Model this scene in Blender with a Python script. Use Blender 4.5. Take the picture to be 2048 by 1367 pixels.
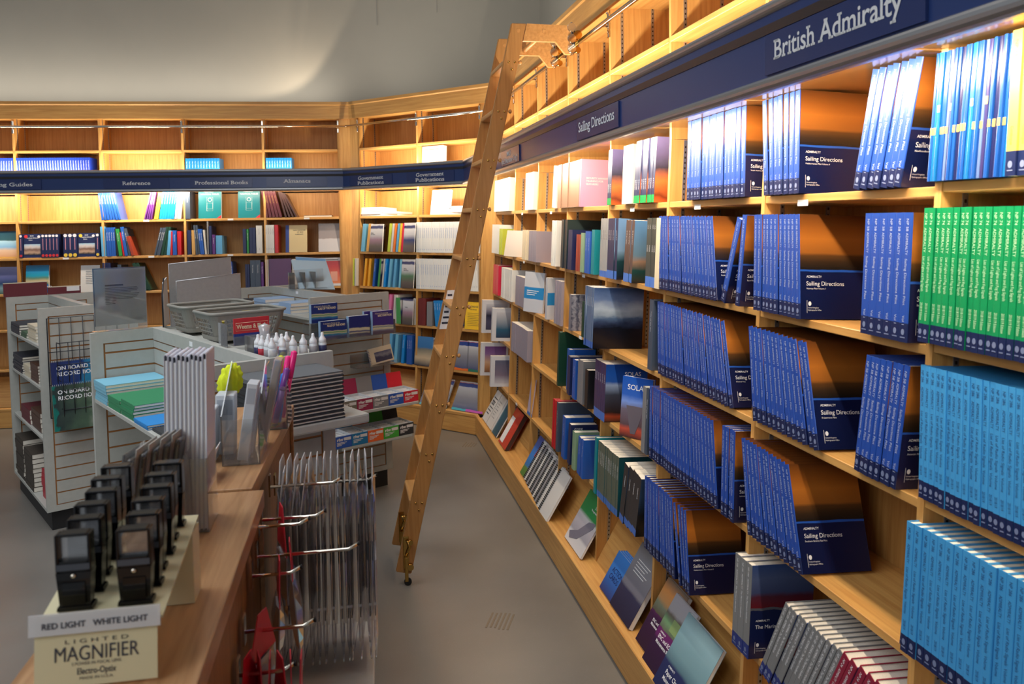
import bpy, bmesh, math, random
from mathutils import Matrix, Vector
for o in list(bpy.data.objects): bpy.data.objects.remove(o)
random.seed(7)
SC = bpy.context.scene
COL = SC.collection
R = math.radians

# ---------------------------------------------------------------- camera
cam_d = bpy.data.cameras.new('camera'); cam = bpy.data.objects.new('camera', cam_d); COL.objects.link(cam)
cam_d.sensor_fit = 'HORIZONTAL'; cam_d.sensor_width = 36.0; cam_d.lens = 29.004
cam_d.shift_x = 0.0; cam_d.shift_y = -0.0753
cam_d.clip_start = 0.05
rx = Vector((0.99987582, -0.00088848, -0.01573387)); ux = Vector((0.01575893, 0.05637214, 0.99828545)); fx = Vector((0.0, 0.99840943, -0.05637914))
cam.matrix_world = Matrix(((rx.x, ux.x, -fx.x, 0.0), (rx.y, ux.y, -fx.y, 0.0), (rx.z, ux.z, -fx.z, 2.0), (0, 0, 0, 1)))
cam_d.dof.use_dof = True; cam_d.dof.focus_distance = 3.6; cam_d.dof.aperture_fstop = 6.5
SC.camera = cam

# ---------------------------------------------------------------- light and exposure
SC.view_settings.view_transform = 'Standard'; SC.view_settings.look = 'None'
SC.view_settings.gamma = 1.0; SC.view_settings.use_curve_mapping = False
SC.view_settings.exposure = 0.0
W = bpy.data.worlds.new('room_daylight'); SC.world = W; W.use_nodes = True
W.node_tree.nodes['Background'].inputs[0].default_value = (0.88, 0.94, 1.0, 1)
W.node_tree.nodes['Background'].inputs[1].default_value = 0.26

# wall frames: origin on the floor under a corner of the sign, x runs left to right as one faces the wall, y into the wall
AR, AP, AB = 0.19818284, 0.95041619, 1.69756654
CR = (-0.42678569, 7.54454965); CB = (-1.71204966, 8.46284895)
def frame(o, a):
    return Matrix(((math.sin(a), math.cos(a), 0, o[0]), (-math.cos(a), math.sin(a), 0, o[1]), (0, 0, 1, 0), (0, 0, 0, 1)))
WALL = {'R': frame(CR, AR), 'P': frame(CB, AP), 'B': frame(CB, AB)}
TOPD = {'R': 0.283, 'P': 0.18, 'B': 0.18}
TH = math.atan(0.049); CT, ST = math.cos(TH), math.sin(TH)
ROWZ = {1: 2.045, 2: 1.68, 3: 1.325, 4: 0.968, 5: 0.575}
def tilt(w):   # the lower shelving leans back: x along the wall, y into the shelf, z up the slope; origin at the top of the lean
    return WALL[w] @ Matrix(((1, 0, 0, 0), (0, CT, ST, TOPD[w]), (0, -ST, CT, 2.32), (0, 0, 0, 1)))
def rz(z): return (z - 2.32) / CT
ROWR = {1: 2.058, 2: 1.69, 3: 1.328, 4: 0.962, 5: 0.575}
def shelf_z(w, r, i=0):   # height of a shelf's front edge
    return ROWZ[r] if w != 'R' else ROWR[r] + (0.010 if i >= 7 and r < 5 else 0.0)

def area_light(name, mat, sx, sy, power, color, label, spread=180):
    d = bpy.data.lights.new(name, 'AREA'); d.shape = 'RECTANGLE'; d.size = sx; d.size_y = sy; d.energy = power; d.color = color
    d.spread = R(spread)
    o = bpy.data.objects.new(name, d); COL.objects.link(o); o.matrix_world = mat
    return o
WARM = (1.0, 0.86, 0.66)
def strip(w, x0, x1, d, z, power, ang):   # tube under or over the sign, ang = tilt of the beam from straight down towards the shelves
    m = WALL[w] @ Matrix.Translation(((x0 + x1) / 2, d, z)) @ Matrix.Rotation(R(ang), 4, 'X')
    return area_light('sign_tube_light', m, x1 - x0, 0.03, power * (x1 - x0), WARM, '')
# tubes under the sign, facing down and in
for x0, x1, p in ((0.2, 1.9, 9), (1.95, 3.7, 10), (3.75, 5.3, 13), (5.35, 7.0, 14)): strip('R', x0, x1, 0.055, 2.358, p, 48)
strip('P', 0.1, 1.6, 0.055, 2.358, 12, 45)
for x0, x1 in ((-4.6, -3.3), (-3.1, -2.5), (-2.35, -1.55), (-1.5, -0.1)): strip('B', x0, x1, 0.055, 2.358, (15, 17, 22, 4.0)[(-4.6, -3.1, -2.35, -1.5).index(x0)], 45)
# tubes on top of the sign, facing up and in
for x0, x1 in ((0.3, 2.4), (2.5, 4.6), (4.7, 6.9)): strip('R', x0, x1, 0.06, 2.50, 11, 145)
strip('P', 0.3, 1.6, 0.06, 2.50, 12, 145)
for x0, x1, p in ((-4.6, -2.6, 9), (-2.4, -1.65, 14), (-1.5, -0.2, 4.5)): strip('B', x0, x1, 0.06, 2.50, p, 145)

def spot(x, y, z, tx, ty, tz, power, size, blend, color):
    d = bpy.data.lights.new('cornice_uplight', 'SPOT'); d.energy = power; d.spot_size = R(size); d.spot_blend = blend; d.color = color; d.shadow_soft_size = 0.05
    o = bpy.data.objects.new('cornice_uplight', d); COL.objects.link(o)  # these spots shine upwards from behind the cornice
    v = Vector((tx - x, ty - y, tz - z)).to_track_quat('-Z', 'Y')
    o.matrix_world = Matrix.Translation((x, y, z)) @ v.to_matrix().to_4x4()
def uplight(w, x, d, lean_x, lean_d, power, size, blend, color):   # lamps lying on top of the bookcases behind the cornice
    p = WALL[w] @ Vector((x, d, 3.27)); t = WALL[w] @ Vector((x + lean_x, d + lean_d, 4.27))
    spot(p.x, p.y, p.z, t.x, t.y, t.z, power, size, blend, color)
uplight('B', -0.36, 0.30, -0.62, 0.12, 15, 112, 0.05, (1.0, 0.82, 0.60))
uplight('P', 0.85, 0.45, -0.08, 0.16, 16, 62, 0.25, (1.0, 0.94, 0.84))
def cove(w, x0, x1, d, power):   # fluorescent cove lamps on top of the bookcases, facing up
    area_light('cove_tube', WALL[w] @ Matrix.Translation(((x0 + x1) / 2, d, 3.24)) @ Matrix.Rotation(R(172), 4, 'X'), x1 - x0, 0.05, power, (1.0, 0.95, 0.86), '')
cove('B', -4.8, -0.1, 0.42, 22); cove('P', 0.1, 1.6, 0.42, 9); cove('R', 0.3, 6.8, 0.50, 60)
area_light('left_fill', Matrix.Translation((-2.9, 2.6, 5.2)) @ Matrix.Rotation(R(8), 4, 'X'), 3.0, 4.0, 105, (0.92, 0.96, 1.0), '', 120)  # added cool fill that brightens the gondolas, no roof opening there
area_light('rear_fill', Matrix.Translation((-2.4, -1.2, 3.4)) @ (Vector((-1.0, 3.6, 1.2)) - Vector((-2.4, -1.2, 3.4))).to_track_quat('-Z', 'Y').to_matrix().to_4x4(), 2.0, 1.6, 30, (0.94, 0.97, 1.0), '', 130)  # added fill from behind the camera, lifts the dim foreground
area_light('aisle_fill', Matrix.Translation((-0.3, 3.4, 5.4)), 1.2, 4.0, 10, (1.0, 0.9, 0.76), '')  # added weak warm fill above the aisle, no fixture behind it

# ---------------------------------------------------------------- mesh helpers
class MB:
    def __init__(s): s.bm = bmesh.new(); s.smooth = False
    def face(s, pts, mi=0):
        f = s.bm.faces.new([s.bm.verts.new(p) for p in pts]); f.material_index = mi; return f
    def hexa(s, p, mi=0):   # p: 8 points, bottom loop then top loop
        v = [s.bm.verts.new(q) for q in p]
        for q in ((3, 2, 1, 0), (4, 5, 6, 7), (0, 1, 5, 4), (1, 2, 6, 5), (2, 3, 7, 6), (3, 0, 4, 7)):
            s.bm.faces.new([v[i] for i in q]).material_index = mi
        return v
    def box(s, x0, x1, y0, y1, z0, z1, mi=0):
        return s.hexa([(x0, y0, z0), (x1, y0, z0), (x1, y1, z0), (x0, y1, z0), (x0, y0, z1), (x1, y0, z1), (x1, y1, z1), (x0, y1, z1)], mi)
    def bbox(s, x0, x1, y0, y1, z0, z1, b=0.003, mi=0, seg=2):   # box with rounded edges
        v = s.box(x0, x1, y0, y1, z0, z1, mi)
        e = {e for q in v for e in q.link_edges}
        r = bmesh.ops.bevel(s.bm, geom=list(e), offset=b, segments=seg, affect='EDGES', profile=0.6)
        for f in r['faces']: f.material_index = mi
    def prism(s, pts, axis, a, b, mi=0):   # outline in the two other axes pushed from a to b along axis
        def P(u, v, w): return {'x': (w, u, v), 'y': (u, w, v), 'z': (u, v, w)}[axis]
        lo = [s.bm.verts.new(P(u, v, a)) for u, v in pts]; hi = [s.bm.verts.new(P(u, v, b)) for u, v in pts]
        n = len(pts)
        s.bm.faces.new(lo[::-1]).material_index = mi; s.bm.faces.new(hi).material_index = mi
        for i in range(n): s.bm.faces.new((lo[i], lo[(i + 1) % n], hi[(i + 1) % n], hi[i])).material_index = mi
    def tube(s, path, r, n=8, mi=0, closed=False):
        path = [Vector(p) for p in path]; rings = []; N = len(path)
        ref = None
        for i, p in enumerate(path):
            a = path[(i - 1) % N] if (closed or i) else p; b = path[(i + 1) % N] if (closed or i < N - 1) else p
            t = (b - a).normalized()
            if ref is None: ref = t.orthogonal().normalized()
            u = (ref - t * ref.dot(t)).normalized(); ref = u; v = t.cross(u)
            rr = r[i] if isinstance(r, (list, tuple)) else r
            rings.append([s.bm.verts.new(p + u * math.cos(k * 2 * math.pi / n) * rr + v * math.sin(k * 2 * math.pi / n) * rr) for k in range(n)])
        for i in range(N if closed else N - 1):
            A, B = rings[i], rings[(i + 1) % N]
            for k in range(n):
                f = s.bm.faces.new((A[k], A[(k + 1) % n], B[(k + 1) % n], B[k])); f.material_index = mi; f.smooth = True
        if not closed:
            s.bm.faces.new(rings[0][::-1]).material_index = mi; s.bm.faces.new(rings[-1]).material_index = mi
    def lathe(s, prof, n=16, o=(0, 0, 0), mi=0):
        rings = [[s.bm.verts.new((o[0] + r * math.cos(k * 2 * math.pi / n), o[1] + r * math.sin(k * 2 * math.pi / n), o[2] + z)) for k in range(n)] for r, z in prof]
        for A, B in zip(rings, rings[1:]):
            for k in range(n):
                f = s.bm.faces.new((A[k], A[(k + 1) % n], B[(k + 1) % n], B[k])); f.material_index = mi; f.smooth = True
        s.bm.faces.new(rings[0][::-1]).material_index = mi; s.bm.faces.new(rings[-1]).material_index = mi
    def raw(s, verts, faces, fn, mi=0):
        v = [s.bm.verts.new(fn(*q)) for q in verts]
        for f in faces:
            try: s.bm.faces.new([v[i] for i in f]).material_index = mi
            except ValueError: pass
    def mesh(s, name, mats):
        bmesh.ops.recalc_face_normals(s.bm, faces=s.bm.faces)
        me = bpy.data.meshes.new(name); s.bm.to_mesh(me); s.bm.free()
        for m in (mats if isinstance(mats, (list, tuple)) else [mats]): me.materials.append(m)
        return me
    def build(s, name, mats, parent=None, mat=None):
        return put(name, s.mesh(name, mats), parent, mat)
def put(name, me, parent=None, mat=None):
    o = bpy.data.objects.new(name, me); COL.objects.link(o)
    if parent is not None: o.parent = parent
    if mat is not None: o.matrix_basis = mat
    return o
def tag(o, label, cat, group=None):
    o['label'] = label; o['category'] = cat
    if group: o['group'] = group
    return o
def thing(name, mat, label, cat, group=None):
    o = bpy.data.objects.new(name, None); COL.objects.link(o); o.empty_display_size = 0.05
    o.matrix_basis = mat if isinstance(mat, Matrix) else Matrix.Translation(mat)
    return tag(o, label, cat, group)
def struct(o): o['kind'] = 'structure'; return o

# ---------------------------------------------------------------- materials
def nodes(name):
    m = bpy.data.materials.new(name); m.use_nodes = True
    nt = m.node_tree; return m, nt, nt.nodes['Principled BSDF']
def lin(c):   # sRGB 0-255 to linear
    return tuple(((v / 255) / 12.92 if v / 255 <= 0.04045 else ((v / 255 + 0.055) / 1.055) ** 2.4) for v in c) + (1.0,)
_M = {}
def mat(name, c, rough=0.5, metal=0.0, spec=0.5, noise=0.0, nscale=40.0):
    if name in _M: return _M[name]
    m, nt, b = nodes(name); col = lin(c)
    b.inputs['Base Color'].default_value = col; b.inputs['Roughness'].default_value = rough
    b.inputs['Metallic'].default_value = metal; b.inputs['Specular IOR Level'].default_value = spec
    if noise:
        tc = nt.nodes.new('ShaderNodeTexCoord'); n = nt.nodes.new('ShaderNodeTexNoise'); n.inputs['Scale'].default_value = nscale; n.inputs['Detail'].default_value = 5
        r = nt.nodes.new('ShaderNodeValToRGB')
        r.color_ramp.elements[0].position = 0.3; r.color_ramp.elements[1].position = 0.7
        r.color_ramp.elements[0].color = tuple(v * (1 - noise) for v in col[:3]) + (1,); r.color_ramp.elements[1].color = tuple(min(1, v * (1 + noise)) for v in col[:3]) + (1,)
        nt.links.new(tc.outputs['Object'], n.inputs['Vector']); nt.links.new(n.outputs['Fac'], r.inputs[0]); nt.links.new(r.outputs[0], b.inputs['Base Color'])
    _M[name] = m; return m
def wood(name, c1, c2, grain, rough=0.42):
    m, nt, b = nodes(name)
    tc = nt.nodes.new('ShaderNodeTexCoord'); mp = nt.nodes.new('ShaderNodeMapping')
    mp.inputs['Scale'].default_value = {'x': (3, 60, 60), 'y': (60, 3, 60), 'z': (60, 60, 3)}[grain]
    n = nt.nodes.new('ShaderNodeTexNoise'); n.inputs['Scale'].default_value = 1.0; n.inputs['Detail'].default_value = 6; n.inputs['Distortion'].default_value = 0.6
    n2 = nt.nodes.new('ShaderNodeTexNoise'); n2.inputs['Scale'].default_value = 1.2; n2.inputs['Detail'].default_value = 2
    ad = nt.nodes.new('ShaderNodeMath'); ad.operation = 'MULTIPLY_ADD'; ad.inputs[1].default_value = 0.7
    ml = nt.nodes.new('ShaderNodeMath'); ml.operation = 'MULTIPLY'; ml.inputs[1].default_value = 0.3
    r = nt.nodes.new('ShaderNodeValToRGB'); r.color_ramp.elements[0].position = 0.36; r.color_ramp.elements[1].position = 0.64
    r.color_ramp.elements[0].color = lin(c1); r.color_ramp.elements[1].color = lin(c2)
    bp = nt.nodes.new('ShaderNodeBump'); bp.inputs['Strength'].default_value = 0.06
    L = nt.links.new
    L(tc.outputs['Object'], mp.inputs[0]); L(mp.outputs[0], n.inputs['Vector']); L(tc.outputs['Object'], n2.inputs['Vector'])
    L(n2.outputs['Fac'], ml.inputs[0]); L(n.outputs['Fac'], ad.inputs[0]); L(ml.outputs[0], ad.inputs[2]); L(ad.outputs[0], r.inputs[0])
    L(r.outputs[0], b.inputs['Base Color']); L(n.outputs['Fac'], bp.inputs['Height']); L(bp.outputs[0], b.inputs['Normal'])
    b.inputs['Roughness'].default_value = rough
    return m
def ramp_mat(name, axis, stops, rough=0.3, noise=0.0, nscale=20.0, const=False, stretch=(1, 1, 1), fine=0.0):
    """colour bands or a landscape along one object axis; stops = (metres, colour)"""
    if name in _M: return _M[name]
    m, nt, b = nodes(name); L = nt.links.new
    tc = nt.nodes.new('ShaderNodeTexCoord'); sp = nt.nodes.new('ShaderNodeSeparateXYZ'); L(tc.outputs['Object'], sp.inputs[0])
    lo, hi = stops[0][0], stops[-1][0] if stops[-1][0] > stops[0][0] else stops[0][0] + 1
    mr = nt.nodes.new('ShaderNodeMapRange'); mr.inputs['From Min'].default_value = lo; mr.inputs['From Max'].default_value = hi
    src = sp.outputs['XYZ'.index(axis.upper())]
    if noise:
        mp = nt.nodes.new('ShaderNodeMapping'); mp.inputs['Scale'].default_value = stretch; L(tc.outputs['Object'], mp.inputs[0])
        n = nt.nodes.new('ShaderNodeTexNoise'); n.inputs['Scale'].default_value = nscale; n.inputs['Detail'].default_value = 6; L(mp.outputs[0], n.inputs['Vector'])
        s1 = nt.nodes.new('ShaderNodeMath'); s1.operation = 'SUBTRACT'; s1.inputs[1].default_value = 0.5; L(n.outputs['Fac'], s1.inputs[0])
        ma = nt.nodes.new('ShaderNodeMath'); ma.operation = 'MULTIPLY_ADD'; ma.inputs[1].default_value = noise; L(s1.outputs[0], ma.inputs[0]); L(src, ma.inputs[2]); src = ma.outputs[0]
    L(src, mr.inputs['Value'])
    r = nt.nodes.new('ShaderNodeValToRGB'); L(mr.outputs[0], r.inputs[0])
    if const: r.color_ramp.interpolation = 'CONSTANT'
    el = r.color_ramp.elements
    while len(el) > 1: el.remove(el[-1])
    for i, (p, c) in enumerate(stops):
        q = (p - lo) / (hi - lo); e = el[0] if i == 0 else el.new(min(1, q)); e.position = min(1, q); e.color = lin(c)
    L(r.outputs[0], b.inputs['Base Color']); b.inputs['Roughness'].default_value = rough
    _M[name] = m; return m
def clear(name, tint=(1, 1, 1), gloss=0.10, rough=0.08, haze=0.0):
    """thin clear plastic: light passes straight through, the sheet adds gloss and a little haze"""
    m, nt, b = nodes(name); L = nt.links.new; nt.nodes.remove(b)
    t = nt.nodes.new('ShaderNodeBsdfTransparent'); t.inputs[0].default_value = tuple(tint) + (1,)
    g = nt.nodes.new('ShaderNodeBsdfGlossy'); g.inputs['Roughness'].default_value = rough; g.inputs[0].default_value = (1, 1, 1, 1)
    lw = nt.nodes.new('ShaderNodeFresnel'); lw.inputs[0].default_value = 1.45
    mm = nt.nodes.new('ShaderNodeMath'); mm.operation = 'ADD'; mm.inputs[1].default_value = gloss - 0.04; L(lw.outputs[0], mm.inputs[0])
    x = nt.nodes.new('ShaderNodeMixShader'); L(mm.outputs[0], x.inputs[0]); L(t.outputs[0], x.inputs[1]); L(g.outputs[0], x.inputs[2])
    out = x.outputs[0]
    if haze:
        d = nt.nodes.new('ShaderNodeBsdfDiffuse'); d.inputs[0].default_value = (0.8, 0.8, 0.82, 1)
        y = nt.nodes.new('ShaderNodeMixShader'); y.inputs[0].default_value = haze; L(out, y.inputs[1]); L(d.outputs[0], y.inputs[2]); out = y.outputs[0]
    L(out, nt.nodes['Material Output'].inputs[0]); _M[name] = m; return m

OAK1, OAK2 = (190, 136, 72), (214, 164, 94)
M_WX = wood('oak_along', OAK1, OAK2, 'x'); M_WZ = wood('oak_upright', OAK1, OAK2, 'z')
M_WY = wood('oak_deep', OAK1, OAK2, 'y')
M_BACK = wood('oak_back_panel', (180, 124, 62), (204, 152, 86), 'z', 0.5)
M_LAD = wood('ladder_oak', (164, 114, 60), (186, 136, 78), 'z', 0.38)
M_RUNG = wood('ladder_tread_oak', (182, 128, 70), (206, 152, 90), 'x', 0.4)
M_CTR = wood('counter_oak', (150, 108, 70), (190, 148, 106), 'y', 0.28)
M_GREY = mat('grey_laminate', (172, 172, 165), 0.5, noise=0.04, nscale=30)
M_SLOT = mat('slat_groove_brown', (176, 116, 60), 0.6)
M_BLACK = mat('black_plinth', (26, 26, 28), 0.6)
M_ALU = mat('aluminium_trim', (178, 178, 180), 0.32, metal=0.85)
M_CHROME = mat('chrome', (225, 215, 200), 0.10, metal=1.0)
M_BRASS = mat('polished_brass', (190, 150, 80), 0.14, metal=1.0)
M_STEEL = mat('dark_shelf_standard', (70, 58, 46), 0.4, metal=0.7)
M_NAVY = mat('sign_navy', (40, 62, 118), 0.28)
M_NAVY2 = mat('sign_plaque_navy', (40, 56, 108), 0.25)
M_STRIPE = mat('sign_dark_stripe', (44, 42, 46), 0.3)
M_LETTER = mat('sign_letter_white', (236, 238, 240), 0.5)
M_PAGE = mat('paper_pages', (222, 214, 200), 0.8, noise=0.06, nscale=300)
M_WHITE = mat('white_paper', (228, 228, 228), 0.65)
M_TXT = mat('print_white', (235, 236, 240), 0.5)
M_TXTD = mat('print_dark', (40, 44, 60), 0.6)
M_CLEAR = clear('clear_acrylic', (0.96, 0.97, 0.97), 0.10, 0.06, 0.05)
M_BAG = clear('clear_bag_film', (0.90, 0.91, 0.95), 0.16, 0.10, 0.10)
M_RUBBER = mat('black_rubber', (20, 20, 20), 0.7)

# ---------------------------------------------------------------- lettering
_T = {}
def text_geo(body, bold=0.0, serif=False, spacing=1.0):
    """flat letters as (verts, faces, width); height of a capital = 1"""
    key = (body, bold, serif, spacing)
    if key in _T: return _T[key]
    cu = bpy.data.curves.new('letters', 'FONT'); cu.body = body; cu.size = 1.0; cu.offset = bold; cu.resolution_u = 3; cu.space_character = spacing; cu.fill_mode = 'BOTH'
    ob = bpy.data.objects.new('letters', cu); COL.objects.link(ob)
    dg = bpy.context.evaluated_depsgraph_get(); me = bpy.data.meshes.new_from_object(ob.evaluated_get(dg))
    k = 1 / 0.73
    V = [(v.co.x * k, v.co.y * k) for v in me.vertices]; F = [tuple(p.vertices) for p in me.polygons]
    if serif:   # slab feet on the flat ends of the stems
        cnt = {}
        for f in F:
            for i in range(len(f)):
                e = tuple(sorted((f[i], f[(i + 1) % len(f)]))); cnt[e] = cnt.get(e, 0) + 1
        ext = []
        for (a, b2), c in cnt.items():
            if c != 1: continue
            (xa, ya), (xb, yb) = V[a], V[b2]
            if abs(ya - yb) < 0.004 and 0.08 < abs(xa - xb) < 0.34:
                for lev, dn in ((0.0, 1), (1.0, -1), (0.735, -1), (0.99, -1), (1.03, -1), (-0.29, 1)):
                    if abs(ya - lev) < 0.035 + abs(bold): ext.append((min(xa, xb), max(xa, xb), ya, dn)); break
        for x0, x1, y, dn in ext:
            n = len(V); e = 0.085; t = 0.11 * dn
            V += [(x0 - e, y), (x1 + e, y), (x1 + e, y + t), (x0 - e, y + t)]; F.append((n, n + 1, n + 2, n + 3))
    bpy.data.objects.remove(ob); bpy.data.curves.remove(cu); bpy.data.meshes.remove(me)
    wd = max((v[0] for v in V), default=1)
    _T[key] = (V, F, wd); return _T[key]
def letters(mb, body, fn, size, width=None, bold=0.0, serif=False, align='l', mi=0):
    """fn maps (along, up) in metres to a point; width squeezes the line to that length"""
    V, F, wd = text_geo(body, bold, serif); sx = (width / wd) if width else size
    o = {'l': 0, 'c': -wd * sx / 2, 'r': -wd * sx}[align]
    mb.raw(V, F, lambda a, b: fn(a * sx + o, b * size), mi)

# ---------------------------------------------------------------- the room
def isect(w1, d1, w2, d2):   # x on wall 1 where its line at depth d1 meets the line of wall 2 at depth d2
    A, B = WALL[w1], WALL[w2]
    p = A @ Vector((0, d1, 0)); u = (A.to_3x3() @ Vector((1, 0, 0))).xy; q = B @ Vector((0, d2, 0)); n = (B.to_3x3() @ Vector((0, 1, 0))).xy
    return n.dot((q - p).xy) / n.dot(u)
NEXT = {('B', 'r'): 'P', ('P', 'l'): 'B', ('P', 'r'): 'R', ('R', 'l'): 'P'}
XEND = {('B', 'l'): -4.85, ('R', 'r'): 7.45}
def xend(w, side, d, off=None):   # mitred end of a run; off = extra depth of each wall for this run
    k = (w, side)
    if k in XEND: return XEND[k]
    v = NEXT[k]; dv = d
    if off: dv = d - off[w] + off[v]
    return isect(w, d, v, dv)
def run(mb, w, prof, off=None, mi=0):   # profile of (depth, z) swept along a whole wall with mitred ends
    a = [(xend(w, 'l', d, off), d, z) for d, z in prof]; b = [(xend(w, 'r', d, off), d, z) for d, z in prof]
    A = [mb.bm.verts.new(p) for p in a]; B = [mb.bm.verts.new(p) for p in b]; n = len(prof)
    mb.bm.faces.new(A).material_index = mi; mb.bm.faces.new(B[::-1]).material_index = mi
    for i in range(n): mb.bm.faces.new((A[i], A[(i + 1) % n], B[(i + 1) % n], B[i])).material_index = mi
def rect(d0, d1, z0, z1): return [(d0, z0), (d1, z0), (d1, z1), (d0, z1)]
def arc(cd, cz, r, a0, a1, n=8): return [(cd + r * math.cos(R(a0 + (a1 - a0) * i / n)), cz + r * math.sin(R(a0 + (a1 - a0) * i / n))) for i in range(n + 1)]

def floor_mat():
    m, nt, b = nodes('sealed_concrete'); L = nt.links.new
    tc = nt.nodes.new('ShaderNodeTexCoord'); n = nt.nodes.new('ShaderNodeTexNoise'); n.inputs['Scale'].default_value = 1.3; n.inputs['Detail'].default_value = 4
    v = nt.nodes.new('ShaderNodeTexNoise'); v.inputs['Scale'].default_value = 260; v.inputs['Detail'].default_value = 2
    r = nt.nodes.new('ShaderNodeValToRGB'); r.color_ramp.elements[0].position = 0.3; r.color_ramp.elements[1].position = 0.7
    r.color_ramp.elements[0].color = lin((104, 100, 95)); r.color_ramp.elements[1].color = lin((122, 118, 112))
    r2 = nt.nodes.new('ShaderNodeValToRGB'); r2.color_ramp.elements[0].position = 0.66; r2.color_ramp.elements[1].position = 0.75
    r2.color_ramp.elements[0].color = (0, 0, 0, 1); r2.color_ramp.elements[1].color = (0.5, 0.5, 0.5, 1)
    mx = nt.nodes.new('ShaderNodeMix'); mx.data_type = 'RGBA'; mx.inputs[7].default_value = lin((160, 156, 150))
    L(tc.outputs['Object'], n.inputs['Vector']); L(tc.outputs['Object'], v.inputs['Vector']); L(n.outputs['Fac'], r.inputs[0]); L(v.outputs['Fac'], r2.inputs[0])
    L(r2.outputs[0], mx.inputs[0]); L(r.outputs[0], mx.inputs[6]); L(mx.outputs[2], b.inputs['Base Color'])
    rr = nt.nodes.new('ShaderNodeMapRange'); rr.inputs['To Min'].default_value = 0.22; rr.inputs['To Max'].default_value = 0.42; L(n.outputs['Fac'], rr.inputs['Value']); L(rr.outputs[0], b.inputs['Roughness'])
    return m
mb = MB(); mb.box(-7, 3.2, -2.5, 11.5, -0.05, 0); struct(mb.build('floor', floor_mat()))
M_WALL = mat('painted_wall', (168, 162, 150), 0.8, noise=0.03, nscale=2.0)
mb = MB(); x1 = isect('B', 0.75, 'R', 1.15); mb.box(-6.0, x1, 0.75, 0.85, 0, 6.0); struct(mb.build('wall_back', M_WALL, None, WALL['B']))
mb = MB(); x0 = isect('R', 1.15, 'B', 0.75); mb.box(x0, 11.0, 1.15, 1.25, 0, 6.0); struct(mb.build('wall_right', M_WALL, None, WALL['R']))
mb = MB()
for xs in (0.36, 1.02): mb.box(xs, xs + 0.006, 0.744, 0.752, 4.15 if xs < 0.5 else 4.3, 6.0)
struct(mb.build('trim_1', mat('wall_seam', (150, 148, 142), 0.8), None, WALL['B']))
# tape marks on the floor
M_TAPE = mat('tape_residue', (118, 104, 86), 0.7)
for nm, x, y, dx, n, lab in (('tape_mark', -0.13, 3.92, 0.018, 6, 'brown tape residue marks on the concrete near the corner of the shelving'), ('tape_mark', -0.06, 4.08, 0.02, 6, '')):
    pass
def tape(cx, cy, w, l, n, lab):
    m = MB()
    for i in range(n): m.box(-w / 2 + i * w / n, -w / 2 + (i + 0.45) * w / n, -l / 2 + random.uniform(-.01, .01), l / 2 + random.uniform(-.01, .01), 0.0, 0.0012)
    tag(m.build('tape_mark', M_TAPE, None, Matrix.Translation((cx, cy, 0)) @ Matrix.Rotation(-AR, 4, 'Z')), lab, 'floor mark')
tape(*(-0.080, 4.007), 0.13, 0.16, 6, 'striped brown tape residue on the floor in the near aisle')
tape(*(-0.393, 7.219), 0.12, 0.14, 5, 'striped brown tape residue on the floor in the far corner of the aisle')

# ---------------------------------------------------------------- bookcases
M_SOFFIT = mat('pale_gloss_soffit', (206, 160, 98), 0.12)
DIV = {'R': [0.13, 0.961, 1.77, 2.58, 3.39, 4.19, 5.0, 5.81, 6.62, 7.43], 'P': [0.05, 0.86, 1.64], 'B': [-4.83, -4.02, -3.21, -2.402, -1.607, -0.813, -0.051]}
BASED = {'R': 0.065, 'P': 0.03, 'B': 0.03}
WN = {'R': 'right wall', 'P': 'angled corner wall', 'B': 'back wall'}
ORD = 'first second third fourth fifth sixth seventh eighth ninth tenth eleventh twelfth thirteenth fourteenth fifteenth sixteenth seventeenth eighteenth nineteenth twentieth twenty-first twenty-second twenty-third twenty-fourth twenty-fifth twenty-sixth twenty-seventh twenty-eighth twenty-ninth thirtieth'.split()
BAY = {}
for i, nm in enumerate(['farthest bay', 'seventh-from-right bay', 'sixth-from-right bay', 'fifth-from-right bay', 'fourth-from-right bay', 'third-from-right bay', 'second-from-right bay', 'rightmost bay', 'bay past the right edge']): BAY['R', i] = nm + ', right wall'
BAY['P', 0] = 'left bay, corner wall'; BAY['P', 1] = 'right bay, corner wall'
for i, nm in enumerate(['bay left of the frame', 'leftmost bay', 'fourth-from-right bay', 'third-from-right bay', 'second-from-right bay', 'rightmost bay']): BAY['B', i] = nm + ', back wall'
def standard_mesh(h):
    m = MB()
    m.box(0, 0.003, 0, 0.014, 0, h)
    k = 0
    while k < h - 0.02: m.box(0.003, 0.0036, 0.004, 0.010, k, k + 0.008, 1); k += 0.022
    return m.mesh('shelf_standard', [M_ALU, M_STEEL])
STD_LOW = standard_mesh(2.1); STD_UP = standard_mesh(0.36); STD_MID = standard_mesh(0.34)
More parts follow.
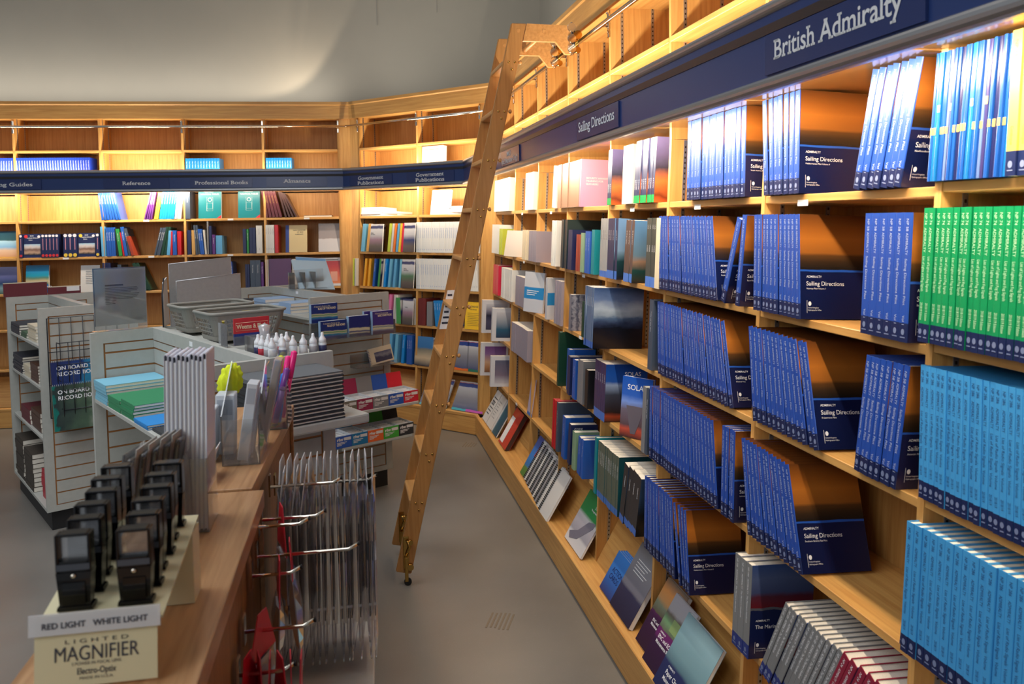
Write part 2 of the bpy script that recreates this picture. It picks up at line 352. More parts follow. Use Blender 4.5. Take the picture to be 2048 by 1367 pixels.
def bookcase(w, i):
    xa, xb = DIV[w][i], DIV[w][i + 1]; L = xb - xa; D = TOPD[w]
    root = thing('bookcase', WALL[w] @ Matrix.Translation((xa, 0, 0)), 'oak bookcase with open shelves, ' + BAY[w, i], 'bookcase', 'bookcases along the ' + WN[w])
    T = Matrix(((1, 0, 0, 0), (0, CT, ST, D), (0, -ST, CT, 2.32), (0, 0, 0, 1)))
    zb = rz(0.19)
    for nm, x in [('side_panel', 0)] + ([('side_panel', L)] if i == len(DIV[w]) - 2 else []):
        m = MB(); m.box(x - 0.011, x + 0.011, 0, 0.30, zb, 0.0); m.build(nm, M_WZ, root, T)
        m = MB(); m.box(x - 0.011, x + 0.011, D, D + 0.30, 2.32, 3.06); m.build('upper_side_panel', M_WZ, root)
    m = MB(); m.box(-0.011, L + 0.011, 0.30, 0.315, zb, 0.0); m.build('back_panel', M_BACK, root, T)
    m = MB(); m.box(-0.011, L + 0.011, D + 0.30, D + 0.315, 2.32, 3.06); m.build('upper_back_panel', M_BACK, root)
    for r in ROWZ:
        z = shelf_z(w, r, i)
        m = MB(); m.bbox(0.0115, L - 0.0115, 0.002, 0.299, rz(z) - 0.024, rz(z), 0.002, seg=1); s = m.build('shelf', M_WX, root, T)
    m = MB(); m.bbox(0.0115, L - 0.0115, D - 0.004, D + 0.299, 2.722, 2.745, 0.002, seg=1); m.build('upper_shelf', M_WX, root)
    m = MB(); m.box(0.0115, L - 0.0115, 0.02, D + 0.299, 2.368, 2.388); m.build('soffit', M_SOFFIT, root)
    m = MB(); m.box(-0.011, L + 0.011, D, D + 0.315, 3.06, 3.08); m.build('top_board', M_WX, root)
    bd = BASED[w]
    e0 = xend(w, 'l', bd) - xa if i == 0 and (w, 'l') in NEXT else -0.011
    m = MB(); m.box(0, L, bd + 0.02, D + 0.12, 0.172, 0.19); m.build('bottom_ledge', M_WX, root)
    m = MB(); m.hexa([(0.012, bd + 0.115, 0.191), (L - 0.012, bd + 0.115, 0.191), (L - 0.012, bd + 0.13, 0.191), (0.012, bd + 0.13, 0.191),
                      (0.012, bd + 0.275, 0.47), (L - 0.012, bd + 0.275, 0.47), (L - 0.012, bd + 0.29, 0.47), (0.012, bd + 0.29, 0.47)]); m.build('sloped_rest', M_WX, root)
    for y in (0.055, 0.22):
        put('shelf_standard', STD_LOW, root, T @ Matrix.Translation((0.0112, y, rz(0.22))))
        put('shelf_standard', STD_UP, root, Matrix.Translation((0.0112, D + y, 2.38)))
        put('shelf_standard', STD_MID, root, Matrix.Translation((0.0112, D + y, 2.746)))
    return root
CASES = {}
for w in 'BPR':
    for i in range(len(DIV[w]) - 1): CASES[w, i] = bookcase(w, i)
# small white shelf tickets on the shelf edges
TICK = MB(); TICK.box(-0.028, 0.028, -0.0012, 0, -0.022, -0.004); TICKM = TICK.mesh('shelf_ticket', M_WHITE)
for w, i, r, x in (('R', 6, 1, 0.24), ('R', 5, 1, 0.30), ('R', 4, 1, 0.36), ('R', 2, 1, 0.4), ('R', 1, 1, 0.3), ('R', 1, 2, 0.42), ('R', 3, 2, 0.4), ('R', 3, 3, 0.38), ('R', 1, 5, 0.32), ('B', 2, 2, 0.45), ('B', 3, 1, 0.42), ('B', 3, 2, 0.46), ('B', 4, 1, 0.45), ('B', 4, 2, 0.44), ('B', 5, 1, 0.42)):
    D = TOPD[w]; T = Matrix(((1, 0, 0, 0), (0, CT, ST, D), (0, -ST, CT, 2.32), (0, 0, 0, 1)))
    put('shelf_ticket', TICKM, CASES[w, i], T @ Matrix.Translation((x, 0.0, rz(ROWZ[r]))))
# stiles at the corners, cornice, plinth
def dfront(w, z): return TOPD[w] - 0.049 * (2.32 - z) if z < 2.32 else TOPD[w]
def stile(w, side, lab):
    x0 = DIV[w][-1] - 0.011 if side == 'r' else DIV[w][0] + 0.011
    v = NEXT[w, side]; m = MB()
    for za, zc in ((0.19, 2.32), (2.32, 3.06)):
        pts = []
        for z in (za, zc):
            d = dfront(w, z); xc = isect(w, d, v, dfront(v, z)); xc2 = isect(w, d + 0.02, v, dfront(v, z) + 0.02)
            pts += [(x0, d, z), (xc, d, z), (xc2, d + 0.02, z), (x0, d + 0.02, z)]
        m.hexa(pts)
    return tag(m.build('corner_stile', M_WZ, None, WALL[w]), lab, 'panel')
stile('B', 'r', 'plain oak corner panel at the right end of the back wall bookcases')
stile('P', 'l', 'plain oak corner panel left of the angled corner bookcases')
stile('P', 'r', 'narrow oak corner panel right of the angled corner bookcases')
stile('R', 'l', 'narrow oak corner panel at the far end of the right wall bookcases')
OFFS = {'R': TOPD['R'], 'P': TOPD['P'], 'B': TOPD['B']}
for k, w in enumerate('BPR'):
    D = TOPD[w]; m = MB(); run(m, w, [(D - 0.022, 3.055), (D + 0.02, 3.055), (D + 0.02, 3.2), (D + 0.3, 3.2), (D + 0.3, 3.228), (D - 0.03, 3.228), (D - 0.03, 3.2), (D - 0.022, 3.19)], OFFS)
    tag(m.build('cornice', M_WX, None, WALL[w]), 'plain oak cornice board along the top of the %s bookcases' % WN[w], 'cornice', 'cornice boards')
    d = BASED[w]; m = MB(); run(m, w, rect(d, d + 0.02, 0.006, 0.172), BASED); run(m, w, [(d - 0.008, 0.172), (d + 0.021, 0.172), (d + 0.021, 0.198), (d - 0.004, 0.198), (d - 0.008, 0.194)], BASED)
    tag(m.build('plinth_board', M_WX, None, WALL[w]), 'oak plinth board along the floor under the %s bookcases' % WN[w], 'plinth', 'plinth boards')

# ---------------------------------------------------------------- sign fascia with lettering
def plaque(root, w, x0, x1, z0, z1, lines, raise_=0.004, serif=True):
    m = MB(); m.box(x0, x1, -0.003 - raise_, -0.0005, z0, z1); p = m.build('plaque', M_NAVY2, root)
    for body, xa, xb, zl, hh, bold in lines:
        t = MB(); letters(t, body, lambda a, b: (xa + a, -0.004 - raise_, zl + b), hh, width=xb - xa, bold=bold, serif=serif)
        t.build('lettering', M_LETTER, p)
SIGN = {}
for w in 'BPR':
    s = thing('shop_sign', WALL[w], 'long navy header sign with aluminium edges above the shelves of the %s' % WN[w], 'sign', 'navy header signs')
    m = MB(); run(m, w, rect(0.0, 0.012, 2.342, 2.508)); m.build('face_panel', M_NAVY, s)
    m = MB(); run(m, w, arc(0.006, 2.520, 0.018, 100, 260) + [(0.03, 2.503), (0.03, 2.537)]); m.build('top_rail', M_ALU, s)
    m = MB(); run(m, w, arc(0.002, 2.330, 0.018, 80, 280) + [(0.02, 2.314), (0.02, 2.344)]); m.build('bottom_rail', M_ALU, s)
    m = MB(); run(m, w, [(-0.003, 2.456), (0.001, 2.456), (0.001, 2.479), (-0.006, 2.479)]); m.build('dark_stripe', M_STRIPE, s)
    m = MB(); run(m, w, rect(0.012, 0.09, 2.478, 2.488)); m.build('light_ledge', M_NAVY, s)
    SIGN[w] = s
plaque(SIGN['R'], 'R', 5.521, 6.116, 2.352, 2.452, [('British Admiralty', 5.566, 6.053, 2.385, 0.050, 0.012)])
plaque(SIGN['R'], 'R', 3.77, 4.366, 2.352, 2.452, [('Sailing Directions', 3.803, 4.317, 2.387, 0.046, 0.01)])
plaque(SIGN['R'], 'R', 1.88, 2.475, 2.352, 2.452, [('IMO', 2.08, 2.22, 2.408, 0.034, 0.008), ("(Int'l Maritime Org.)", 1.905, 2.43, 2.366, 0.034, 0.006)])
plaque(SIGN['P'], 'P', 0.10, 0.69, 2.352, 2.452, [('Government', 0.22, 0.57, 2.407, 0.036, 0.012), ('Publications', 0.215, 0.578, 2.358, 0.036, 0.012)], 0.001)
plaque(SIGN['P'], 'P', 0.88, 1.47, 2.352, 2.452, [('Government', 1.0, 1.345, 2.407, 0.036, 0.012), ('Publications', 0.995, 1.352, 2.358, 0.036, 0.012)], 0.001)
plaque(SIGN['B'], 'B', -3.5, -2.896, 2.352, 2.452, [('Cruising Guides', -3.47, -2.975, 2.385, 0.037, 0.012)], 0.004)
plaque(SIGN['B'], 'B', -2.32, -1.70, 2.352, 2.452, [('Reference', -2.143, -1.879, 2.388, 0.036, 0.012)], 0.001)
plaque(SIGN['B'], 'B', -1.50, -0.90, 2.352, 2.452, [('Professional Books', -1.454, -0.941, 2.385, 0.036, 0.012)], 0.001)
plaque(SIGN['B'], 'B', -0.76, -0.16, 2.352, 2.452, [('Almanacs', -0.588, -0.325, 2.394, 0.036, 0.012)], 0.001)

# ---------------------------------------------------------------- rolling ladder rail
RAILD = {'R': 0.235, 'P': 0.10, 'B': 0.10}
for w in 'BPR':
    s = thing('ladder_rail', WALL[w], 'chrome ladder rail on brackets above the %s sign' % WN[w], 'rail', 'chrome ladder rails')
    d = RAILD[w]; xl = xend(w, 'l', d, RAILD); xr = xend(w, 'r', d, RAILD)
    m = MB(); m.tube([(xl, d, 2.972), (xr, d, 2.972)], 0.0125, 12); m.build('rail_tube', M_CHROME, s)
    for i, x in enumerate(DIV[w]):
        if w == 'B' and i in (3, 0): continue
        if w == 'R' and i == 0: continue
        D = TOPD[w]; m = MB(); m.bbox(x - 0.010, x + 0.010, D - 0.012, D, 2.912, 3.036, 0.004); m.tube([(x, D - 0.01, 2.972), (x, d, 2.972)], 0.008, 8)
        m.lathe([(0.004, 0), (0.008, 0.006), (0.004, 0.012)], 10, (x, D - 0.012, 3.03)); m.build('bracket', M_CHROME, s)

# ---------------------------------------------------------------- rolling ladder
lad = thing('rolling_ladder', WALL['R'], 'tall oak rolling library ladder leaning on the chrome rail', 'ladder')
def stile_pts(z): t = (z - 0.06) / 3.0; return -0.850 + t * 0.698, -0.766 + t * 0.697
for x0 in (2.99, 2.60):
    near = x0 > 2.8
    m = MB(); a, b = stile_pts(0.075); a2, b2 = stile_pts(3.06); m.hexa([(x0, a, 0.075), (x0 + 0.026, a, 0.075), (x0 + 0.026, b, 0.055), (x0, b, 0.055), (x0, a2, 3.06), (x0 + 0.026, a2, 3.06), (x0 + 0.026, b2, 3.06), (x0, b2, 3.06)])
    e = list(m.bm.edges); bmesh.ops.bevel(m.bm, geom=e, offset=0.004, segments=2, affect='EDGES')
    st = m.build('stile', M_LAD, lad)
    m = MB(); m.prism([(-0.066, 3.06), (0.190, 3.056), (0.19, 2.90), (0.150, 2.90), (0.095, 2.966), (-0.088, 2.966)], 'x', x0 + 0.001, x0 + 0.025)
    arm = m.build('top_arm', M_RUNG, lad)
    # hook-over roller bracket
    xc = x0 + 0.013
    m = MB(); m.bbox(xc - 0.02, xc + 0.02, 0.180, 0.196, 2.895, 3.075, 0.006)
    for zc in (3.045, 2.985, 2.93):
        m.tube([(xc - 0.024, 0.185, zc), (xc + 0.024, 0.185, zc)], 0.024, 14)
    rb = m.build('roller_bracket', M_CHROME, lad)
    m = MB(); m.bbox(xc - 0.0215, xc + 0.0215, 0.184, 0.193, 2.905, 3.065, 0.003); m.box(xc - 0.012, xc + 0.012, 0.193, 0.206, 2.91, 3.06); m.build('black_plate', M_BLACK, rb)
    m = MB(); m.tube([(xc - 0.016, 0.222, 3.008), (xc + 0.016, 0.222, 3.008)], 0.024, 14); m.tube([(xc - 0.012, 0.222, 2.925), (xc + 0.012, 0.222, 2.925)], 0.017, 14); m.box(xc - 0.006, xc + 0.006, 0.19, 0.225, 2.918, 3.015); m.build('roller', M_BRASS, rb)
    m = MB()
    for p in ((x0 + 0.026, -0.115, 3.02), (x0 + 0.026, 0.03, 3.02)): m.lathe([(0.0, 0), (0.012, 0.001), (0.012, 0.002), (0.0, 0.003)], 12, (0, 0, 0)) if False else m.tube([(p[0] - 0.001, p[1], p[2]), (p[0] + 0.002, p[1], p[2])], 0.011, 12)
    m.build('screw_cap', M_RUNG, arm)
    # brass caster
    a, b = stile_pts(0.10); c = (a + b) / 2 + 0.012
    m = MB(); xs = x0 + 0.026
    m.bbox(xs, xs + 0.006, c - 0.018, c + 0.014, 0.09, 0.27, 0.003); m.bbox(xs + 0.004, xs + 0.022, c - 0.012, c + 0.008, 0.022, 0.16, 0.004)
    m.tube([(xs + 0.004, c + 0.022, 0.236), (xs + 0.02, c + 0.022, 0.236)], 0.014, 12); m.tube([(xs + 0.01, c, 0.17), (xs + 0.014, c + 0.016, 0.21), (xs + 0.012, c + 0.004, 0.25)], 0.009, 8)
    m.tube([(xs, c + 0.02, 0.10), (xs + 0.022, c + 0.02, 0.10)], 0.018, 12)
    cb = m.build('caster_bracket', M_BRASS, lad)
    m = MB(); m.tube([(xs + 0.006, c + 0.004, 0.021), (xs + 0.020, c + 0.004, 0.021)], 0.0205, 18); m.build('wheel', M_RUBBER, cb)
m = MB(); m.tube([(2.626, 0.005, 2.995), (2.99, 0.005, 2.995)], 0.014, 12); m.build('cross_bar', M_RUNG, lad)
BOLT = MB(); BOLT.lathe([(0.0065, 0), (0.006, 0.003), (0.003, 0.0045), (0.0005, 0.005)], 10); BOLTM = BOLT.mesh('bolt', M_BRASS)
for k in range(10):
    z = 0.46 + 0.2668 * k; a, b = stile_pts(z)
    m = MB(); m.bbox(2.6262, 2.9898, a - 0.006, b - 0.004, z - 0.026, z, 0.008, seg=3); tr = m.build('tread', M_RUNG, lad)
    for dy, dz in ((0.028, -0.012), (0.062, -0.012), (0.044, -0.05)):
        put('bolt', BOLTM, tr, Matrix.Translation((3.016, a + dy, z + dz)) @ Matrix.Rotation(R(90), 4, 'Y'))
    if k > 1:
        m = MB(); m.lathe([(0.004, 0), (0.011, 0.006), (0.012, 0.014), (0.006, 0.019)], 10); put('bumper', m.mesh('bumper', M_RUNG), tr, Matrix.Translation((3.004, b + 0.002 if k < 9 else b, z - 0.01)) @ Matrix.Rotation(R(-90), 4, 'X'))
a, b = stile_pts(1.4)
m = MB(); a0, b0 = stile_pts(1.35); a1, b1 = stile_pts(1.58)
m.hexa([(2.6262, a0 + 0.012, 1.35), (2.6272, a0 + 0.012, 1.35), (2.6272, b0 - 0.012, 1.35), (2.6262, b0 - 0.012, 1.35), (2.6262, a1 + 0.012, 1.58), (2.6272, a1 + 0.012, 1.58), (2.6272, b1 - 0.012, 1.58), (2.6262, b1 - 0.012, 1.58)])
lb = m.build('warning_label', M_WHITE, lad); lb['label'] = 'white printed label stuck inside the far stile'
m = MB()
for i in range(6):
    z = 1.38 + i * 0.033; a, b = stile_pts(z); m.box(2.6273, 2.6276, a + 0.02, b - 0.02 - (i % 3) * 0.008, z, z + 0.012)
m.build('label_print', M_TXTD, lb)

# ---------------------------------------------------------------- grey slatwall gondolas; x across the aisle row, y along the spine, z up
GA = R(40)
G = Matrix(((math.cos(GA), -math.sin(GA), 0, 0), (math.sin(GA), math.cos(GA), 0, 0), (0, 0, 1, 0), (0, 0, 0, 1)))
GH = 1.467
def slats(m, a0, a1, put_, z0=0.17, z1=1.40, pitch=0.0795, gap=0.0095):
    z = z0
    while z < z1 - 0.02:
        put_(m, a0, a1, z, min(z + pitch - gap, z1)); z += pitch
def end_panel(m, x0, x1, y, s, top=GH):   # s = side the slats show on
    m.box(x0 + 0.035, x1 - 0.035, y + 0.008, y + 0.022, 0.16, top - 0.03, 1)
    for xa, xb in ((x0, x0 + 0.055), (x1 - 0.055, x1)): m.box(xa, xb, y, y + 0.03, 0.15, top)
    m.box(x0 + 0.055, x1 - 0.055, y, y + 0.03, top - 0.055, top); m.box(x0 + 0.055, x1 - 0.055, y, y + 0.03, 0.15, 0.168)
    slats(m, x0 + 0.064, x1 - 0.064, lambda m, a, b, z, zz: m.box(a, b, y + 0.001, y + 0.029, z, zz), 0.175, top - 0.062)
def gondola(label, x0, x1, xs, y0, y1, shelves, deck=None):
    g = thing('gondola_shelf', G @ Matrix.Translation((xs, (y0 + y1) / 2, 0)), label, 'shelving unit', 'grey slatwall gondolas')
    M = Matrix.Translation((-xs, -(y0 + y1) / 2, 0))
    m = MB(); end_panel(m, x0, x1, y0, -1); m.build('end_panel', [M_GREY, M_SLOT], g, M)
    m = MB(); end_panel(m, x0, x1, y1 - 0.03, 1); m.build('end_panel', [M_GREY, M_SLOT], g, M)
    m = MB(); m.box(xs - 0.012, xs + 0.012, y0 + 0.03, y1 - 0.03, 0.15, GH - 0.01, 1); m.box(xs - 0.022, xs + 0.022, y0 + 0.03, y1 - 0.03, GH - 0.06, GH)
    slats(m, y0 + 0.031, y1 - 0.031, lambda m, a, b, z, zz: m.box(xs - 0.021, xs + 0.021, a, b, z, zz), 0.175, GH - 0.067); m.build('slat_spine', [M_GREY, M_SLOT], g, M)
    m = MB(); m.box(x0 + 0.0, x1 - 0.0, y0, y1, 0.13, 0.15); m.build('base_deck', M_GREY, g, M)
    m = MB(); m.box(x0 + 0.03, x1 - 0.03, y0 + 0.03, y1 - 0.03, 0.0, 0.13); m.build('plinth', M_BLACK, g, M)
    for sx0, sx1, z in shelves:
        m = MB(); m.bbox(sx0, sx1, y0 + 0.032, y1 - 0.032, z - 0.022, z, 0.003, seg=1); m.build('shelf', M_GREY, g, M)
    if deck:
        m = MB(); m.bbox(deck[0], deck[1], y0 + 0.031, y1 - 0.031, deck[2] - 0.02, deck[2], 0.003, seg=1); m.build('top_deck', M_GREY, g, M)
    return g, M
gM, MM = gondola('nearest grey slatwall gondola with baskets and bottles on top', 1.0, 1.60, 1.315, 3.062, 4.45, [(1.005, 1.293, 1.145), (1.337, 1.6, 1.10), (1.337, 1.6, 0.7)], (1.338, 1.598, 1.452))
gL, ML = gondola('grey slatwall gondola at far left with a black wire rack on its end', 1.055, 1.66, 1.355, 6.005, 7.19, [(1.07, 1.333, 1.215), (1.07, 1.333, 0.94), (1.07, 1.333, 0.60), (1.377, 1.64, 1.2)])
gR, MR = gondola('grey slatwall gondola near the ladder with boxes on its end', 2.605, 3.24, 2.885, 5.30, 6.56, [(2.61, 2.863, 1.325), (2.61, 2.863, 0.95), (2.907, 3.2, 1.2)])
m = MB(); m.box(1.2917, 1.2928, 3.835, 3.875, 1.432, 1.455); m.build('shelf_ticket', M_WHITE, gM, MM)
m = MB(); m.box(2.8618, 2.8628, 6.03, 6.07, 1.432, 1.452); m.build('shelf_ticket', M_WHITE, gR, MR)
def GP(x, y, z): return G @ Matrix.Translation((x, y, z))
# bracket shelf on the near end of the nearest gondola, stack of black notebooks
m = MB(); m.bbox(1.16, 1.63, 2.83, 3.060, 1.205, 1.243, 0.008, seg=2); m.build('end_shelf', M_GREY, gM, MM)
def softbook(name, w, d, t, cov, label, cat, mat4, group=None, edge=M_PAGE, board=0.0018):
    """paperback or notebook lying flat: cover sheets above and below a page block"""
    o = thing(name, mat4, label, cat, group)
    b = board
    m = MB(); m.box(0, w, 0, d, 0, b); m.box(0, w, 0, d, t - b, t); m.box(-0.001, 0.0012, 0, d, 0, t); m.build('cover', cov, o)
    m = MB(); m.box(0.0012, w - 0.004, 0.003 if b > 0.003 else 0.001, d - 0.001, b, t - b); m.build('pages', edge, o)
    return o
M_NB = mat('black_notebook_cover', (46, 48, 52), 0.55); M_NBT = mat('grey_notebook_top', (92, 96, 100), 0.6)
NSTK = 12
for i in range(NSTK):
    w = 0.0152
    softbook('notebook', 0.35, 0.225, w - 0.0006, M_NBT if i == NSTK - 1 else M_NB, 'topmost black hardback notebook of the stack on the end shelf behind the counter' if i == NSTK - 1 else '%s black hardback notebook from the bottom of the stack on the end shelf' % ORD[i], 'notebook', GP(1.172 + random.uniform(-.003, .003), 2.832 + random.uniform(-.002, .004), 1.2435 + i * w), 'black notebooks stacked on the end shelf', board=0.0042)

# booklets on the left shelf of the nearest gondola
def pile(name, n, w, d, t, cov, x, y, z, desc, cat, group, rot=0.0, jit=0.004, where='', edge=M_PAGE):
    for i in range(n):
        lab = '%s %s from bottom, %s' % (ORD[i], desc, where) if i < n - 1 else 'topmost %s, %s' % (desc, where)
        if n == 1: lab = '%s, %s' % (desc, where)
        softbook(name, w, d, t - 0.0005, cov, lab, cat, GP(x + random.uniform(-jit, jit), y + random.uniform(-jit, jit), z + i * t) @ Matrix.Rotation(rot, 4, 'Z'), group if n > 1 else None, edge)
def cmat(nm, c, rough=0.5): return mat(nm, c, rough)
C_LB = cmat('pale_blue_card', (118, 178, 200), 0.6); C_GR = cmat('green_card', (44, 128, 84), 0.55); C_BL = cmat('blue_card', (36, 130, 200), 0.5)
wm = 'left shelf of nearest grey gondola'
pile('booklet', 6, 0.285, 0.215, 0.016, C_LB, 1.006, 4.19, 1.1455, 'pale blue booklet', 'booklet', 'pale blue booklets', where=wm)
pile('booklet', 4, 0.285, 0.20, 0.014, C_GR, 1.006, 3.975, 1.1455, 'green booklet in the far pile', 'booklet', 'green booklets, far pile', where=wm)
pile('booklet', 5, 0.285, 0.20, 0.014, C_GR, 1.008, 3.765, 1.1455, 'green booklet in the near pile', 'booklet', 'green booklets, near pile', where=wm)
pile('booklet', 2, 0.285, 0.19, 0.010, C_BL, 1.008, 3.565, 1.1455, 'bright blue booklet', 'booklet', 'bright blue booklets', where=wm)
o = thing('spiral_notebook', GP(1.02, 3.38, 1.1455), 'dark spiral notebook nearest the counter, left shelf of nearest grey gondola', 'notebook')
m = MB(); m.box(0, 0.26, 0, 0.17, 0, 0.012); m.build('cover', M_NB, o)
m = MB()
for i in range(22): m.tube([(0.01 + i * 0.011, 0.165 + 0.008 * math.cos(k), 0.006 + 0.009 * math.sin(k)) for k in [j * math.pi / 4 for j in range(8)]], 0.0012, 4, closed=True)
m.build('spiral_binding', M_BLACK, o)

# left gondola: stacks on its shelves
wl = 'far left grey gondola'
C_DK = cmat('dark_binding', (40, 42, 54), 0.5); C_MR = cmat('maroon_cloth', (98, 34, 44), 0.6); C_RD = cmat('red_card', (176, 36, 52), 0.5); C_BR = cmat('brown_leather', (78, 50, 38), 0.5); C_CR = cmat('cream_card', (210, 196, 170), 0.6); C_DG = cmat('olive_card', (70, 96, 70), 0.6)
pile('notebook', 4, 0.25, 0.33, 0.018, C_DK, 1.075, 6.80, 1.2155, 'dark notebook', 'notebook', 'dark notebooks on the top shelf', where='top shelf of ' + wl)
pile('booklet', 2, 0.24, 0.2, 0.018, C_DG, 1.08, 6.57, 1.2155, 'green booklet', 'booklet', 'green booklets on the top shelf', where='top shelf of ' + wl)
pile('paperback', 5, 0.24, 0.26, 0.022, C_CR, 1.085, 6.28, 1.2155, 'white paperback', 'book', 'white paperbacks on the top shelf', where='top shelf of ' + wl)
pile('notebook', 7, 0.25, 0.36, 0.017, C_DK, 1.075, 6.76, 0.9405, 'dark notebook', 'notebook', 'dark notebooks on the second shelf', where='second shelf of ' + wl)
pile('paperback', 4, 0.24, 0.2, 0.02, C_CR, 1.08, 6.53, 0.9405, 'cream paperback', 'book', 'cream paperbacks on the second shelf', where='second shelf of ' + wl)
pile('paperback', 6, 0.24, 0.25, 0.02, C_BR, 1.085, 6.25, 0.9405, 'tan edged paperback', 'book', 'tan edged paperbacks on the second shelf', where='second shelf of ' + wl)
pile('ledger', 3, 0.25, 0.32, 0.034, C_MR, 1.08, 6.60, 0.6005, 'maroon ledger', 'book', 'maroon ledgers on the third shelf', where='third shelf of ' + wl)
pile('ledger', 4, 0.25, 0.30, 0.034, C_BR, 1.085, 6.26, 0.6005, 'dark brown ledger', 'book', 'dark brown ledgers on the third shelf', where='third shelf of ' + wl)
C_DR = cmat('speckled_dark_cloth', (62, 54, 46), 0.7)
pile('ledger', 9, 0.25, 0.30, 0.033, C_DR, 1.06, 6.80, 0.1505, 'speckled dark ledger', 'book', 'speckled ledgers in the far bottom pile', where='bottom of ' + wl)
pile('ledger', 8, 0.25, 0.30, 0.033, C_DR, 1.062, 6.47, 0.1505, 'speckled dark ledger', 'book', 'speckled ledgers in the near bottom pile', where='middle bottom pile of ' + wl)
pile('ledger', 7, 0.22, 0.24, 0.028, C_RD, 1.09, 6.10, 0.1505, 'red exercise book', 'book', 'red books in the bottom pile', where='bottom of ' + wl)
# maroon boards standing on top of the far panel
for x, w, h, lab in ((1.04, 0.29, 0.10, 'taller maroon sign board standing on the far left gondola'), (1.335, 0.23, 0.055, 'lower maroon sign board with a white tag on the far left gondola')):
    o = thing('sign_board', GP(x, 7.165, GH), lab, 'sign board'); m = MB(); m.box(0, w, 0, 0.012, 0.001, h); m.build('panel', C_MR, o)
    m = MB(); m.box(0, w, -0.001, 0.013, h, h + 0.006); m.build('edge_strip', C_CR, o)
    if w < 0.25: m = MB(); m.box(0.13, 0.22, -0.0025, -0.0005, 0.02, h); m.build('tag', M_WHITE, o)
# wire rack with two spiral record books on the near end of the left gondola
o = thing('wire_rack', GP(1.10, 5.99, 0.8), 'black wire literature rack hung on the far left gondola', 'rack')
M_WIRE = mat('black_wire', (22, 22, 30), 0.4)
for dy, x0, x1, z0, z1 in ((0.0, 0.0, 0.42, -0.05, 0.60), (-0.05, 0.04, 0.44, 0.02, 0.44), (-0.09, 0.06, 0.44, -0.12, 0.27)):
    m = MB(); m.tube([(x0, dy, z0), (x0, dy, z1), (x1, dy, z1), (x1, dy, z0)], 0.0042, 6, closed=True)
    nx = 6
    for i in range(1, nx): m.tube([(x0 + (x1 - x0) * i / nx, dy, z0), (x0 + (x1 - x0) * i / nx, dy, z1)], 0.0026, 5)
    for zz in (z0 + (z1 - z0) * 0.33, z0 + (z1 - z0) * 0.66): m.tube([(x0, dy, zz), (x1, dy, zz)], 0.0026, 5)
    m.build('grid', M_WIRE, o)
m = MB()
for zz in (0.44, 0.02, 0.2): m.tube([(0.05, 0.0, zz), (0.05, -0.09, zz)], 0.003, 5); m.tube([(0.43, 0.0, zz), (0.43, -0.09, zz)], 0.003, 5)
m.build('rack_arms', M_WIRE, o)
def spiral_board(x, y, z, w, h, art, lab, lines):
    o = thing('record_book', GP(x, y, z) @ Matrix.Rotation(R(-8), 4, 'X'), lab, 'book')
    m = MB(); m.box(0, w, 0, 0.02, 0, h); m.build('cover', art, o)
    m = MB()
    for i in range(int(w / 0.011)): m.tube([(0.006 + i * 0.011, 0.01 + 0.012 * math.cos(k), h + 0.010 * math.sin(k)) for k in [j * math.pi / 3 for j in range(6)]], 0.0016, 4, closed=True)
    m.build('spiral_binding', M_ALU, o)
    for j, t in enumerate(lines):
        q = MB(); letters(q, t, lambda a, b: (0.03 + a, -0.001, h - 0.055 - j * 0.038 + b), 0.026, bold=0.02); q.build('title', M_TXT, o)
A_REC1 = ramp_mat('record_cover_blue', 'x', [(0, (34, 44, 92)), (0.16, (30, 60, 120)), (0.22, (40, 130, 170)), (0.34, (30, 90, 140)), (0.44, (24, 30, 54))], 0.35, 0.2, 9)
A_REC2 = ramp_mat('record_cover_harbour', 'x', [(0, (20, 110, 100)), (0.012, (18, 100, 92)), (0.02, (40, 52, 54)), (0.2, (70, 92, 74)), (0.3, (130, 140, 124)), (0.44, (44, 56, 52))], 0.35, 0.25, 14)
spiral_board(1.105, 5.93, 0.92, 0.42, 0.20, A_REC1, 'blue spiral record book in the upper pocket of the wire rack', ['ON BOARD TRAINING', 'RECORD BOOK'])
spiral_board(1.10, 5.885, 0.68, 0.46, 0.29, A_REC2, 'dark harbour covered spiral record book in the lower pocket of the wire rack', ['ON BOARD TRAINING', 'RECORD BOOK'])

# sign holder on top of the far panel of the nearest gondola
M_PAPER = mat('grey_white_sheet', (206, 208, 210), 0.7)
o = thing('sign_holder', GP(1.022, 4.43, GH), 'clear acrylic sign holder with a printed sheet on nearest gondola', 'sign holder')
m = MB(); m.box(0, 0.248, 0, 0.002, 0.001, 0.318); m.box(0, 0.248, 0.006, 0.008, 0.001, 0.318); m.box(0, 0.248, 0, 0.06, 0.001, 0.003); m.build('holder', M_CLEAR, o)
m = MB(); m.box(0.004, 0.246, 0.0025, 0.0055, 0.03, 0.314); s = m.build('printed_sheet', M_PAPER, o)
m = MB(); m.box(0.055, 0.14, 0.0018, 0.0024, 0.226, 0.234)
for i, wd in enumerate((0.15, 0.155, 0.15, 0.12, 0.16, 0.155, 0.15, 0.13, 0.05, 0.04, 0.045)): m.box(0.055, 0.055 + wd, 0.0018, 0.0024, 0.215 - i * 0.0078, 0.2175 - i * 0.0078)
m.build('sheet_print', M_TXTD, s)
m = MB(); m.box(0.002, 0.006, 0.0022, 0.0058, 0.03, 0.316); m.box(0.002, 0.248, 0.0022, 0.0058, 0.313, 0.317); m.build('sheet_border', mat('navy_edge', (40, 48, 90), 0.5), s)

